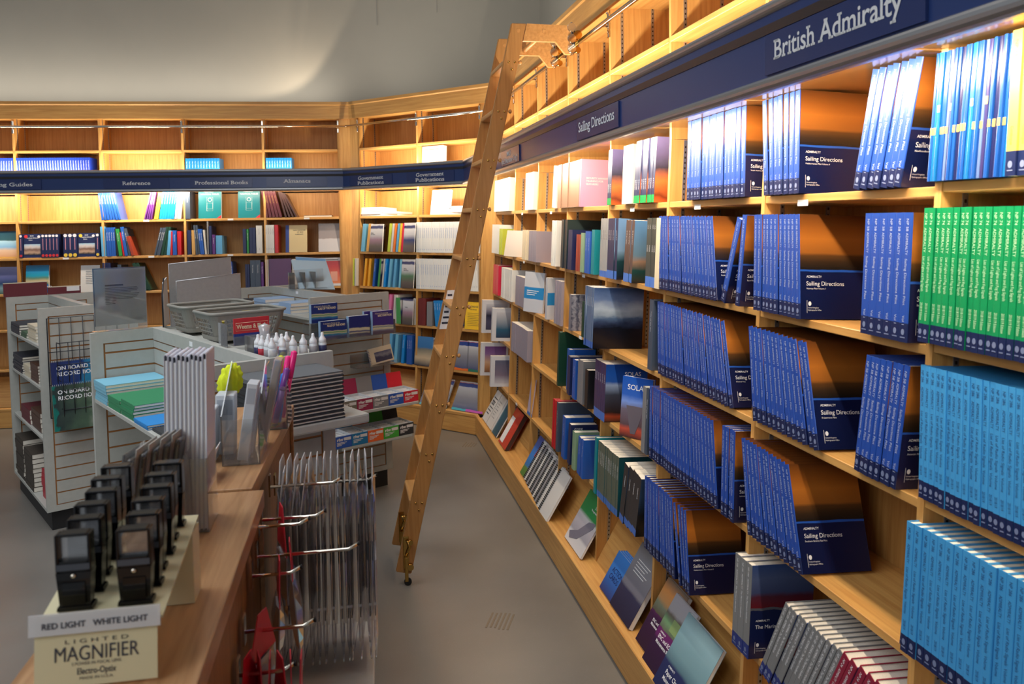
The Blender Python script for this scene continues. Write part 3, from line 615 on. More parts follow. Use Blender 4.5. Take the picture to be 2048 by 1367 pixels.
# grey plastic baskets
M_BSK = mat('grey_basket_plastic', (136, 134, 126), 0.5)
def basket(x, y, rot, lab, L=0.36, Wd=0.25, H=0.125):
    o = thing('plastic_basket', GP(x, y, GH + 0.001) @ Matrix.Rotation(rot, 4, 'Z'), lab, 'basket', 'grey plastic baskets')
    def ring(z, f, n=6):
        a, b, r = L / 2 * f, Wd / 2 * f, 0.04 * f; pts = []
        for cx, cy, a0 in ((a - r, b - r, 0), (-a + r, b - r, 90), (-a + r, -b + r, 180), (a - r, -b + r, 270)):
            for k in range(n): t = R(a0 + 90 * k / (n - 1)); pts.append((cx + r * math.cos(t), cy + r * math.sin(t), z))
        return pts
    m = MB()
    # solid corners and bands, open grid between
    for z0, z1 in ((0.0, 0.022), (H - 0.028, H)):
        A = ring(z0, 0.82 + 0.18 * z0 / H); B = ring(z1, 0.82 + 0.18 * z1 / H); N = len(A)
        for i in range(N): m.face((A[i], A[(i + 1) % N], B[(i + 1) % N], B[i]))
    m.face(ring(0.001, 0.82))
    m.build('body', M_BSK, o)
    m = MB(); m.tube(ring(H, 1.0), 0.0075, 8, closed=True); m.build('rim', M_BSK, o)
    m = MB(); A = ring(0.02, 0.825); B = ring(H - 0.026, 0.97); N = len(A)
    for i in range(N):
        a, b = Vector(A[i]), Vector(A[(i + 1) % N]); c, d = Vector(B[i]), Vector(B[(i + 1) % N]); ln = (b - a).length
        k = max(1, int(ln / 0.018))
        if ln < 0.03: m.face((a, b, d, c)); continue
        for j in range(k + 1):
            t = j / k; p, q = a.lerp(b, t), c.lerp(d, t); u = (b - a).normalized() * 0.0028
            m.face((p - u, p + u, q + u, q - u))
        for zz in (0.25, 0.5, 0.75):
            p, q = a.lerp(c, zz), b.lerp(d, zz); h = Vector((0, 0, 0.0028)); m.face((p - h, q - h, q + h, p + h))
    m.build('mesh_side', M_BSK, o)
    return o
basket(1.50, 4.16, 0.0, 'grey plastic basket farther back on the nearest gondola'); b2 = basket(1.49, 3.76, 0.0, 'grey plastic basket behind the red and blue packet')
# silver packets in the near basket
for i in range(9):
    o = thing('foil_packet', GP(1.37 + (i % 5) * 0.058, 3.71 + (i // 5) * 0.08, GH + 0.004) @ Matrix.Rotation(random.uniform(-.4, .4), 4, 'Z') @ Matrix.Rotation(random.uniform(-.3, .3), 4, 'X'), '%s silver packet from left in the %s row inside the near grey basket' % (ORD[i % 5], ('front', 'rear')[i // 5]), 'packet', 'silver packets in the basket')
    m = MB(); m.bbox(-0.02, 0.02, -0.008, 0.008, 0, 0.075 + 0.015 * (i % 3), 0.005); m.build('pouch', mat('silver_foil', (190, 192, 196), 0.25, metal=0.8), o)
    m = MB(); m.box(-0.02, 0.02, -0.003, 0.003, 0.075 + 0.015 * (i % 3), 0.083 + 0.015 * (i % 3)); m.build('seal', M_WHITE if i % 2 else mat('yellow_tab', (214, 196, 60), 0.5), o)
# display boards standing in the far basket
for i, (x, y, z, w, h, rot, lab) in enumerate(((1.365, 4.36, 1.47, 0.33, 0.345, 3, 'taller grey display board with its back turned, behind the baskets'), (1.375, 4.285, 1.48, 0.335, 0.25, 1, 'lower grey display board with its back turned, behind the far basket'))):
    o = thing('display_board', GP(x, y, z) @ Matrix.Rotation(R(rot), 4, 'Z'), lab, 'display board')
    m = MB(); m.prism([(0, 0), (w, 0.0), (w, h), (0, h - 0.022)], 'y', 0, 0.005); m.build('board', mat('grey_board_back', (150, 146, 144), 0.75, noise=0.05, nscale=60), o)
    m = MB(); m.tube([(0, 0.002, 0), (w, 0.002, 0), (w, 0.002, h), (0, 0.002, h - 0.022)], 0.003, 6, closed=True); m.build('frame', M_ALU, o)
o = thing('tilted_placard', GP(1.345, 4.405, GH + 0.001) @ Matrix.Rotation(R(62), 4, 'Z'), 'white placard with a bent black side frame left of the baskets', 'placard')
m = MB(); m.hexa([(0, 0, 0), (0.15, 0, 0), (0.15, 0.004, 0), (0, 0.004, 0), (0.01, 0, 0.23), (0.11, 0, 0.25), (0.11, 0.004, 0.25), (0.01, 0.004, 0.23)]); m.build('sheet', M_PAPER, o)
m = MB(); m.tube([(-0.02, 0.0, 0.0), (-0.02, 0.0, 0.17), (0.03, 0, 0.25)], 0.004, 6); m.build('frame', M_WIRE, o)
# red and blue hanging packet in a clear stand
o = thing('packet_stand', GP(1.345, 3.475, GH + 0.001), 'clear stand with a red and blue printed packet in front of the baskets', 'packet')
m = MB(); m.box(0, 0.19, 0, 0.002, 0, 0.04); m.box(0, 0.19, 0, 0.07, 0, 0.002); m.box(-0.035, -0.033, -0.02, 0.08, 0, 0.10); m.build('stand', M_CLEAR, o)
M_PK = ramp_mat('red_over_blue_card', 'z', [(0, (40, 56, 128)), (0.052, (190, 44, 50)), (0.12, (190, 44, 50))], 0.35, const=True)
m = MB(); m.box(0.005, 0.165, 0.004, 0.012, 0.003, 0.118); pk = m.build('card', M_PK, o)
m = MB(); letters(m, 'Weems & Plath', lambda a, b: (0.085 + a, 0.0032, 0.072 + b), 0.020, width=0.135, bold=0.02, serif=True, align='c'); m.build('brand_lettering', mat('cream_print', (230, 214, 180), 0.5), pk)
m = MB(); m.tube([(0.014, 0.0035, 0.064), (0.158, 0.0035, 0.064), (0.158, 0.0035, 0.098), (0.014, 0.0035, 0.098)], 0.0009, 4, closed=True); m.build('frame_line', mat('cream_print', (230, 214, 180)), pk)
# clear boxes beside the bottles
for x, y, w, h, lab in ((1.36, 3.30, 0.12, 0.07, 'clear acrylic box with a crumpled bag left of the bottles'),):
    o = thing('acrylic_box', GP(x, y, GH - 0.014), lab, 'box')
    m = MB(); m.box(0, w, 0, 0.002, 0, h); m.box(0, w, 0.09, 0.092, 0, h); m.box(0, 0.002, 0, 0.092, 0, h); m.box(w - 0.002, w, 0, 0.092, 0, h); m.box(0, w, 0, 0.092, 0, 0.002); m.build('walls', M_CLEAR, o)
    m = MB(); m.lathe([(0.002, 0), (0.034, 0.004), (0.03, 0.04), (0.02, 0.075), (0.026, 0.105), (0.004, 0.115)], 9, (0.07, 0.045, 0.003)); m.build('crumpled_bag', clear('cloudy_bag', (0.9, 0.88, 0.84), 0.2, 0.2, 0.35), o)
# white capped ink bottles
BB = MB(); BB.lathe([(0.0, 0), (0.0155, 0.0), (0.0165, 0.003), (0.0165, 0.042), (0.015, 0.046)], 16); BBM = {}
body_bm = None
def bottle_meshes(c):
    m = MB(); m.lathe([(0.001, 0), (0.0155, 0.0), (0.0165, 0.003), (0.0165, 0.044), (0.014, 0.047)], 16); b = m.mesh('bottle_body', mat('bottle_plastic', (196, 200, 204), 0.35))
    m = MB(); m.lathe([(0.0168, 0.008), (0.0169, 0.0081), (0.0169, 0.036), (0.0168, 0.0361)], 16); l = m.mesh('bottle_label', mat('ink_label_%s' % c[0], c[1], 0.5))
    m = MB(); m.lathe([(0.014, 0.047), (0.0155, 0.049), (0.0150, 0.060), (0.0075, 0.072), (0.006, 0.078), (0.0055, 0.086), (0.003, 0.088)], 16); k = m.mesh('bottle_cap', mat('white_cap', (224, 224, 226), 0.35))
    return b, l, k
LABS = [('navy', (40, 44, 84)), ('white', (196, 194, 196)), ('grey', (150, 146, 150)), ('red', (176, 40, 56))]
BM_ = [bottle_meshes(c) for c in LABS]
PB = [(1.505, 3.12, 1), (1.462, 3.118, 2), (1.418, 3.118, 1), (1.375, 3.115, 2), (1.535, 3.122, 0)]
PB = [(1.580, 3.115, 0), (1.538, 3.115, 2), (1.494, 3.115, 1), (1.450, 3.115, 1), (1.405, 3.115, 0), (1.362, 3.118, 1), (1.365, 3.165, 2), (1.36, 3.21, 3), (1.44, 3.20, 3), (1.48, 3.24, 1), (1.44, 3.25, 1), (1.40, 3.24, 2), (1.362, 3.255, 0), (1.362, 3.30, 0)]
PB = [p for p in PB if not (p[0] < 1.37 and p[1] > 3.28)]
for i, (x, y, c) in enumerate(PB):
    row = 'front' if y < 3.14 else ('middle' if y < 3.22 else 'rear')
    k = sum(1 for q in PB if ('front' if q[1] < 3.14 else ('middle' if q[1] < 3.22 else 'rear')) == row and q[0] <= x)
    o = thing('ink_bottle', GP(x, y, 1.4525), '%s white capped bottle from left in the %s row on the nearest gondola' % (ORD[k - 1], row), 'bottle', 'white capped bottles')
    for nm, me in zip(('bottle_body', 'bottle_label', 'bottle_cap'), BM_[c]): put(nm, me, o)

# near end of the right gondola: clear ledge with guide books
wr = 'end of the gondola beside the ladder'
o = thing('acrylic_ledge', GP(2.54, 5.10, 1.185), 'clear acrylic ledge holding four guide books, ' + wr, 'ledge')
m = MB(); m.box(0, 0.63, 0, 0.196, 0, 0.003); m.box(0, 0.63, 0, 0.003, 0, 0.035); m.box(0, 0.63, 0.193, 0.196, 0, 0.12); m.box(0.625, 0.628, 0, 0.196, 0.003, 0.10); m.build('ledge', M_CLEAR, o)
m = MB(); m.box(0.02, 0.23, 0.105, 0.108, 0.003, 0.113); m.box(0.02, 0.23, 0.108, 0.19, 0.110, 0.113); m.build('step', M_CLEAR, o)
def wave_cover(nm, base, c1, c2, c3): return ramp_mat(nm, 'z', [(0, base), (0.018, base), (0.026, c3), (0.036, c2), (0.044, (200, 190, 160)), (0.05, c1), (0.058, (200, 190, 160)), (0.064, base), (0.15, base)], 0.3, 0.03, 9, stretch=(1, 1, 0.2))
A_ROAD = wave_cover('road_rule_cover', (34, 52, 118), (70, 140, 80), (40, 130, 150), (60, 90, 160)); A_CHART = wave_cover('chartwork_cover', (66, 50, 122), (90, 110, 130), (190, 180, 150), (120, 130, 170)); A_PLAIN = wave_cover('plain_wave_cover', (36, 44, 110), (200, 190, 160), (34, 44, 110), (200, 190, 160))
def guide(x, y, z, w, h, t, art, title, lab):
    o = thing('guide_book', GP(x, y, z), lab, 'book')
    m = MB(); m.box(0, w, 0, 0.0015, 0, h); m.box(0, w, t - 0.0015, t, 0, h); m.box(-0.001, 0.001, 0, t, 0, h, 1); m.build('cover', [art, mat('pale_spine', (150, 180, 210), 0.5)], o)
    m = MB(); m.box(0.001, w - 0.001, 0.0015, t - 0.0015, 0.001, h - 0.001); m.build('pages', M_WHITE, o)
    if title:
        m = MB(); letters(m, "A Seaman's Guide to the", lambda a, b: (0.02 + a, -0.0008, h - 0.022 + b), 0.011, width=w * 0.62); letters(m, title, lambda a, b: (w * 0.25 + a, -0.0008, h - 0.040 + b), 0.015, width=w * 0.68, bold=0.03); m.build('title', mat('cream_print', (230, 214, 180)), o)
guide(2.582, 5.112, 1.1885, 0.20, 0.13, 0.03, A_ROAD, 'RULE OF THE ROAD', 'blue guide book with green waves, front copy at left on the clear ledge')
guide(2.568, 5.215, 1.2985, 0.20, 0.13, 0.03, A_ROAD, 'RULE OF THE ROAD', 'blue guide book with green waves, raised rear copy on the clear ledge')
guide(2.80, 5.115, 1.1885, 0.165, 0.145, 0.035, A_PLAIN, '', 'plain navy guide book with pale waves in the middle of the clear ledge')
guide(2.985, 5.108, 1.1885, 0.172, 0.165, 0.03, A_CHART, 'BASIC CHARTWORK', 'purple chartwork guide book at the right of the clear ledge')
guide(2.95, 5.165, 1.1885, 0.16, 0.165, 0.022, A_CHART, '', 'purple guide book half hidden behind the chartwork guide on the clear ledge')
# box shelves
for z, x0, x1, lab in ((0.685, 2.70, 3.29, 'upper'), (0.455, 2.66, 3.23, 'lower')):
    m = MB(); m.bbox(x0, x1, 5.0, 5.299, z - 0.022, z, 0.003, seg=1); m.build('end_shelf', M_GREY, gR, MR)
def card_box(x, y, z, c, nm, lab, shelf, lid=True, w=0.125, blank=False):
    mc = mat('carton_' + nm, c, 0.45); o = thing('carton', GP(x, y, z), lab, 'box', 'small printed cartons on the %s shelf' % shelf)
    d, h = 0.20, 0.082
    m = MB(); m.box(0, w, 0, 0.002, 0, h, 0); m.box(0, 0.002, 0.002, d, 0, h, 1); m.box(w - 0.002, w, 0.002, d, 0, h, 1); m.box(0.002, w - 0.002, d - 0.002, d, 0, h, 1); m.box(0.002, w - 0.002, 0.002, d - 0.002, 0, 0.002, 1); m.build('tray', [mc, mat('carton_white', (206, 208, 210), 0.6)], o)
    if lid:
        m = MB(); m.hexa([(0, d + 0.001, 0.03), (w, d + 0.001, 0.03), (w, d + 0.003, 0.03), (0, d + 0.003, 0.03), (0, d + 0.04, 0.185), (w, d + 0.04, 0.185), (w, d + 0.042, 0.185), (0, d + 0.042, 0.185)]); l = m.build('lid', mc, o)
        m = MB(); m.hexa([(w * .62, d + 0.0195, 0.10), (w * .84, d + 0.0195, 0.10), (w * .84, d + 0.0205, 0.10), (w * .62, d + 0.0205, 0.10), (w * .62, d + 0.0265, 0.13), (w * .84, d + 0.0265, 0.13), (w * .84, d + 0.0275, 0.13), (w * .62, d + 0.0275, 0.13)]); m.build('lid_square', M_WHITE, l)
    m = MB(); letters(m, 'riw', lambda a, b: (0.012 + a, -0.0008, 0.05 + b), 0.022, width=0.05, bold=0.05); m.box(0.066, w - 0.006, -0.0008, -0.0002, 0.05, 0.07)
    for j, wd in enumerate((0.075, 0.06, 0.035)): m.box(0.012, 0.012 + wd, -0.0008, -0.0002, 0.036 - j * 0.009, 0.0405 - j * 0.009)
    m.build('front_print', mat('pale_print', (216, 210, 206), 0.5), o)
    m = MB()
    for k in range(9): m.box(0.006, w - 0.006, 0.012 + k * 0.019, 0.022 + k * 0.019, 0.003, 0.066 + 0.004 * (k % 2))
    m.build('card_packs', M_WHITE, o)
for i, (nm, c) in enumerate((('olive', (120, 112, 96)), ('maroon', (150, 34, 72)), ('grey', (128, 126, 126)), ('blue', (38, 84, 170)), ('red', (206, 34, 50)))):
    card_box(2.66 + i * 0.126, 5.005, 0.6855, c, nm, '%s printed carton with card packs on the upper end shelf' % nm, 'upper')
for i, (nm, c) in enumerate((('blue', (38, 84, 170)), ('teal', (20, 112, 160)), ('orange', (226, 100, 40)), ('green', (64, 158, 52)), ('black', (44, 44, 46)))):
    card_box(2.61 + i * 0.126, 5.0, 0.4555, c, nm, '%s printed carton with card packs on the lower end shelf' % nm, 'lower')
# spiral calendar, handwritten card, clear ledge
o = thing('acrylic_pocket', GP(2.90, 5.20, 0.94), 'small clear pocket on the gondola end above the cartons', 'holder'); m = MB(); m.box(0, 0.34, 0, 0.097, 0, 0.003); m.box(0, 0.34, 0, 0.003, 0, 0.03); m.box(0, 0.34, 0.094, 0.097, 0, 0.09); m.build('ledge', M_CLEAR, o)
o = thing('spiral_calendar', GP(3.04, 5.235, 0.944) @ Matrix.Rotation(R(-14), 4, 'X') @ Matrix.Rotation(R(-6), 4, 'Y'), 'cream spiral calendar with a dark ship picture above the cartons', 'calendar')
m = MB(); m.box(0, 0.20, 0, 0.014, 0, 0.12); m.build('cover', C_CR, o)
m = MB(); m.box(0.045, 0.19, -0.001, -0.0002, 0.012, 0.085); m.build('picture', ramp_mat('calendar_picture', 'z', [(0, (60, 60, 80)), (0.04, (50, 52, 84)), (0.06, (130, 130, 140)), (0.085, (70, 74, 110))], 0.4, 0.05, 30), o)
m = MB(); letters(m, 'TALREAS', lambda a, b: (0.08 + a, -0.001, 0.096 + b), 0.012, bold=0.02); m.build('title', mat('red_print', (180, 50, 50), 0.5), o) if False else m.bm.free()
m = MB()
for i in range(10): m.tube([(0.012 * math.cos(k), 0.007 + 0.010 * math.sin(k), 0.008 + i * 0.0112) for k in [j * math.pi / 3 for j in range(6)]], 0.0016, 4, closed=True)
m.build('spiral_binding', mat('blue_wire', (60, 80, 130), 0.4), o)
o = thing('handwritten_card', GP(2.70, 5.285, 0.83), 'pink handwritten card on the gondola end left of the grey lid', 'card')
m = MB(); m.box(0, 0.10, 0, 0.002, 0, 0.085); m.build('card', mat('pinkish_card', (206, 176, 160), 0.7), o)
m = MB()
for j in range(4):
    for k in range(5): m.tube([(0.012 + k * 0.016, -0.001, 0.066 - j * 0.017), (0.02 + k * 0.016, -0.001, 0.072 - j * 0.017), (0.024 + k * 0.016, -0.001, 0.064 - j * 0.017)], 0.0009, 4)
m.build('handwriting', M_TXTD, o)
# booklets leaning right of the cartons
for k, (x, lab) in enumerate(((3.225, 'pale booklet lying flat behind the red carton, lower of two'), (3.23, 'pale booklet lying flat behind the red carton, upper of two'))):
    softbook('booklet', 0.11, 0.2, 0.012, cmat('pale_lilac_card', (170, 160, 176)) if k else C_CR, lab, 'booklet', GP(x + 0.01, 5.2 - 0.1, 0.74 + 0.0005 + k * 0.0125) @ Matrix.Rotation(R(-8), 4, 'Z')) if False else None
# pads on the top shelf of the right gondola
wg = 'top shelf of gondola by ladder'
pile('chart_pad', 2, 0.245, 0.18, 0.03, C_DK, 2.612, 6.33, 1.3255, 'dark bound pad', 'pad', 'dark pads', where=wg)
PALEB = cmat('pale_blue_cover', (150, 180, 214), 0.5)
pile('chart_pad', 3, 0.245, 0.22, 0.026, PALEB, 2.614, 6.08, 1.3255, 'pale blue pad in the far pile', 'pad', 'pale blue pads, far pile', where=wg)
pile('chart_pad', 2, 0.245, 0.2, 0.024, PALEB, 2.614, 5.86, 1.3255, 'pale blue pad in the middle pile', 'pad', 'pale blue pads, middle pile', where=wg)
pile('chart_pad', 3, 0.245, 0.2, 0.026, PALEB, 2.614, 5.64, 1.3255, 'pale blue pad in the near pile', 'pad', 'pale blue pads, near pile', where=wg)
# brochure holder on top of the right gondola with pale blue sheets
o = thing('brochure_holder', GP(2.87, 6.06, GH), 'clear brochure holder on top of the gondola beside the ladder', 'holder')
m = MB()
for k in range(3): m.box(-0.02 + k * 0.09, -0.018 + k * 0.09, 0, 0.12, 0.001, 0.13)
m.box(-0.02, 0.26, 0.06, 0.062, 0.001, 0.15); m.box(-0.02, 0.26, 0, 0.12, 0.001, 0.003); m.build('dividers', M_CLEAR, o)
for k, (x, rx_, w, h, c, lab) in enumerate(((2.95, -20, 0.26, 0.26, 'mid', 'mid blue folder standing behind the pale blue pad on the gondola top'), (2.90, -42, 0.30, 0.30, 'pale', 'pale blue pad leaning on top of the gondola beside the ladder'))):
    o = thing('folder', GP(x, 6.20 - k * 0.12, GH + 0.002) @ Matrix.Rotation(R(rx_), 4, 'X') @ Matrix.Rotation(R(6), 4, 'Y'), lab, 'folder')
    m = MB(); m.box(0, w, 0, 0.010, 0, h); m.build('cover', mat('folder_' + c, (110, 160, 205) if k == 0 else (168, 190, 204), 0.5), o)
    m = MB(); m.box(0.002, w + 0.006, 0.010, 0.016, 0.004, h + 0.006); m.build('sheets', M_WHITE, o)

# ---------------------------------------------------------------- oak topped display racks in the foreground; x to the right face, y along the rack
KA = R(10.6)
K = Matrix.Rotation(KA, 4, 'Z')
K2 = Matrix.Translation((K @ Vector((-0.24, 1.85, 0)))) @ Matrix.Rotation(R(8.6), 4, 'Z')
def KP(x, y, z): return K @ Matrix.Translation((x, y, z))
CZ = 1.42
def rack(name, mat4, x0, x1, y0, y1, lab):
    o = thing(name, mat4, lab, 'display rack', 'oak topped display racks')
    m = MB(); m.bbox(x0, x1, y0, y1, CZ - 0.038, CZ, 0.003, seg=2); m.build('top_board', M_CTR, o)
    m = MB(); m.box(x0 + 0.012, x1 - 0.012, y0 + 0.03, y1 - 0.012, 0.12, CZ - 0.0385); m.build('body_panel', M_CTR if False else wood('rack_side_oak_' + str(len(_M)), (122, 84, 44), (150, 106, 60), 'z', 0.5), o)
    m = MB(); m.bbox(x1 - 0.0115, x1 - 0.002, y1 - 0.026, y1 - 0.0125, 0.12, CZ - 0.039, 0.001, seg=1); m.build('edge_strip', M_CTR, o)
    m = MB(); m.box(x0 - 0.02, x1 + 0.02, y0, y1, 0, 0.12); m.build('base', M_CTR, o)
    return o
rk1 = rack('display_rack', K, -0.448, -0.213, 0.35, 1.835, 'nearest oak topped display rack carrying the magnifiers')
rk2 = rack('display_rack', K2, -0.235, 0.0, 0.0, 0.83, 'farther oak topped display rack carrying the acrylic holders')
m = MB(); m.bbox(0.0, 0.25, 0.08, 0.40, 0.885, 0.905, 0.004); m.build('lower_ledge', M_GREY, rk2)
def hook(x0, y, z, ln, lab, side=1, bar=False):
    o = thing('display_hook', KP(x0, y, z), lab, 'hook', 'chrome display hooks')
    m = MB(); e = side
    m.tube([(0, 0, 0), (e * (ln - 0.02), 0, 0), (e * ln, 0, 0.010)], 0.0036, 8); m.build('prong', M_CHROME, o)
    m = MB(); m.box(-0.004 if e > 0 else 0.0, 0.0 if e > 0 else 0.004, -0.012, 0.012, -0.02, 0.03); m.build('back_plate', M_CHROME, o)
    m = MB(); m.tube([(e * ln, 0, 0.010), (e * (ln + 0.003), 0, 0.0105)], 0.005, 8); m.build('tip', M_RUBBER, o)
    return o
X1 = -0.214
hook(X1 + 0.002, 2.07, 1.352, 0.245, 'long chrome hook holding the row of clear bags')
hook(X1 + 0.002, 1.96, 1.445 - 0.06, 0.16, 'short chrome hook just above the clear bags')
hook(X1, 1.80, 1.365, 0.13, 'short chrome hook behind the upper red packet')
hook(X1, 1.74, 1.372, 0.10, 'highest chrome hook on the near rack face, beside the upper red packet')
hook(X1, 1.70, 1.325, 0.20, 'longest chrome hook on the near rack, in front of the clear bags')
hook(X1, 1.62, 1.33 - 0.01, 0.09, 'small chrome hook holding the white tipped packet')
hook(X1, 1.50, 1.27, 0.12, 'chrome hook above the lower red packets')
hook(X1, 1.42, 1.235, 0.09, 'chrome hook carrying the lower red packets')
hook(-0.449, 1.20, 1.372, 0.06, 'chrome hook on the left face of the near rack', side=-1)
# clear bags hanging edge on in a row
BAGW, BAGH = 0.19, 0.43
def bag_meshes():
    m = MB(); n = 9
    # film sheet pair, closed along the bottom, slightly bellied
    for s in (-1, 1):
        prev = None
        for i in range(n + 1):
            z = -i / n * BAGH; b = s * (0.0008 if i in (0, n) else 0.0056)
            row = [Vector((b if 0.0 < t < 1.0 else b * 0.3, (t - 0.5) * BAGW, z)) for t in (0, 0.06, 0.5, 0.94, 1)]
            if prev:
                for k in range(4): m.face((prev[k], prev[k + 1], row[k + 1], row[k]))
            prev = row
    film = m.mesh('film', M_BAG)
    m = MB(); m.hexa([(-0.0012, -BAGW / 2 + 0.01, -0.03), (0.0012, -BAGW / 2 + 0.01, -0.03), (0.0012, BAGW / 2 - 0.01, -0.03), (-0.0012, BAGW / 2 - 0.01, -0.03), (-0.0012, -0.035, 0.05), (0.0012, -0.035, 0.05), (0.0012, 0.035, 0.05), (-0.0012, 0.035, 0.05)])
    head = m.mesh('header_card', clear('frosted_header', (0.95, 0.9, 0.86), 0.10, 0.3, 0.45))
    m = MB(); m.box(-0.0012, 0.0012, -BAGW / 2 + 0.008, BAGW / 2 - 0.008, -BAGH + 0.10, -0.10)
    ins = m.mesh('dark_insert', clear('smoky_insert', (0.42, 0.44, 0.50), 0.06, 0.2, 0.06))
    m = MB(); m.tube([(0, -BAGW / 2, -BAGH), (0, BAGW / 2, -BAGH)], 0.0022, 6)
    for z in (-0.3,): m.box(-0.004, 0.004, -BAGW / 2 - 0.001, -BAGW / 2 + 0.004, z, z + 0.006)
    seam = m.mesh('bottom_seam', clear('seam_film', (0.9, 0.9, 0.92), 0.3, 0.1, 0.2))
    return film, head, ins, seam
BMS = bag_meshes()
NB = 14
for i in range(NB):
    x = X1 + 0.018 + i * 0.0168
    o = thing('clear_bag', KP(x, 2.07, 1.372 - 0.0) @ Matrix.Rotation(R(random.uniform(-4, 4)), 4, 'Z') @ Matrix.Rotation(R(random.uniform(-0.5, 0.5)), 4, 'Y'), '%s clear hanging bag from the left, on the long hook of the far rack' % ORD[i], 'bag', 'clear bags hanging on the long hook')
    for nm, me in zip(('film', 'header_card', 'dark_insert', 'bottom_seam'), BMS): put(nm, me, o)
# loose cards above the bags
for i, (x, z) in enumerate(((-0.185, 1.352), (-0.155, 1.36), (-0.135, 1.36))):
    o = thing('header_tag', KP(x, 1.96, 1.398) @ Matrix.Rotation(R(8), 4, 'Y'), '%s small clear pack from left on the short hook above the bags' % ORD[i], 'packet', 'small clear packs on the short hook')
    m = MB(); m.box(-0.0008, 0.0008, -0.03, 0.03, -0.09, 0.028); m.build('pack', clear('frosted_header', (0.95, 0.9, 0.86), 0.10, 0.3, 0.45) if 'frosted_header' not in _M else _M['frosted_header'], o)
# red topped packets
M_RPK = clear('red_film', (0.75, 0.04, 0.07), 0.12, 0.15, 0.25); M_RSOL = mat('red_packet_card', (190, 24, 44), 0.4)
def packet(x, y, z, w, h, red, rot, lab, white=0.5):
    o = thing('hanging_packet', KP(x, y, z) @ Matrix.Rotation(R(rot), 4, 'Z') @ Matrix.Rotation(R(random.uniform(-5, 5)), 4, 'Y'), lab, 'packet', 'red topped packets on hooks')
    m = MB(); m.hexa([(-0.001, -w / 2, -red), (0.001, -w / 2, -red), (0.001, w / 2, -red), (-0.001, w / 2, -red), (-0.001, -w * 0.16, 0.02), (0.001, -w * 0.16, 0.02), (0.001, w * 0.16, 0.02), (-0.001, w * 0.16, 0.02)]); m.build('red_header', M_RSOL, o)
    m = MB()
    for s in (-1, 1):
        n = 6; prev = None
        for i in range(n + 1):
            zz = -red - i / n * (h - red); b = s * (0.002 + 0.010 * math.sin(math.pi * min(1, i / n + 0.1)))
            row = [Vector((b * f, t * w, zz)) for t, f in ((-0.5, 0.1), (-0.3, 1), (0.3, 1), (0.5, 0.1))]
            if prev:
                for k in range(3): m.face((prev[k], prev[k + 1], row[k + 1], row[k]))
            prev = row
    m.build('film', M_BAG, o)
    m = MB(); m.bbox(-0.006, 0.006, -w * 0.36, w * 0.36, -h + 0.015, -red - 0.01, 0.004); m.build('contents', mat('packet_grey', (150, 148, 152), 0.5), o)
    return o
packet(-0.175, 1.80, 1.375, 0.12, 0.20, 0.075, 14, 'red topped packet hanging highest, left of the clear bags')
packet(-0.165, 1.62, 1.332, 0.10, 0.18, 0.06, 8, 'thin red edged packet hanging edge on below the top red packet')
packet(-0.15, 1.70, 1.336, 0.09, 0.24, 0.05, 4, 'thin red edged packet on the longest hook of the near rack')
packet(-0.185, 1.50, 1.285, 0.10, 0.25, 0.06, -20, 'tall pointed red packet on the hook above the lower red packets')
for i in range(6):
    packet(-0.20 + i * 0.017, 1.42 - 0.0 + 0.004 * i, 1.25 - 0.004 * i, 0.11, 0.26, 0.09, random.uniform(-25, 25), '%s red topped packet from left on the lowest hook' % ORD[i])

# magnifier stand: beige card tray with a printed front card
M_BEIGE = mat('beige_card', (206, 196, 158), 0.65)
o = thing('magnifier_stand', K, 'beige card counter stand with a MAGNIFIER front card', 'display stand')
X0, XR, Y0, Y1 = -0.408, -0.258, 1.10, 1.352
m = MB(); m.hexa([(X0, Y0, CZ + 0.075), (XR, Y0, CZ + 0.075), (XR, Y1, CZ + 0.117), (X0, Y1, CZ + 0.117), (X0, Y0, CZ + 0.078), (XR, Y0, CZ + 0.078), (XR, Y1, CZ + 0.120), (X0, Y1, CZ + 0.120)]); m.build('tray', M_BEIGE, o)
m = MB(); m.box(X0, XR, Y1 - 0.052, Y1, CZ + 0.001, CZ + 0.108); m.build('rear_leg', M_BEIGE, o)
CT_ = Matrix.Translation(((X0 + XR) / 2 - 0.002, Y0 - 0.004, CZ + 0.002)) @ Matrix.Rotation(R(-8), 4, 'X')
m = MB(); m.box(-0.072, 0.072, 0, 0.0012, 0, 0.088); cd = m.build('front_card', M_BEIGE, o, CT_ @ Matrix.Translation((0, -0.014, 0.002)))
def cl(body, z, hh, width, bold=0.0, mt=M_TXTD):
    q = MB(); letters(q, body, lambda a, b: (a, -0.0008, z + b), hh, width=width, bold=bold, align='c'); q.build('print', mt, cd)
cl('L I G H T E D', 0.0525, 0.005, 0.075); cl('MAGNIFIER', 0.0315, 0.0185, 0.100, 0.0); cl('5 POWER IN FOCAL LENS', 0.0255, 0.004, 0.058); cl('Electro-Optix', 0.0145, 0.008, 0.046, 0.008); cl('MADE IN U.S.A.', 0.008, 0.0035, 0.04)
m = MB(); m.box(-0.077, 0.077, -0.006, -0.0045, 0.066, 0.092); ls = m.build('tape_strip', clear('frosted_tape', (0.96, 0.97, 0.95), 0.08, 0.25, 0.55), o, CT_ @ Matrix.Translation((0, -0.014, 0.002)))
q = MB(); letters(q, 'RED LIGHT   WHITE LIGHT', lambda a, b: (a, -0.0068, 0.074 + b), 0.0075, width=0.124, bold=0.02, align='c'); q.build('print', M_TXTD, ls)
M_MB = mat('magnifier_black', (14, 15, 18), 0.18); M_LENS = clear('lens', (0.75, 0.76, 0.78), 0.25, 0.03, 0.05)
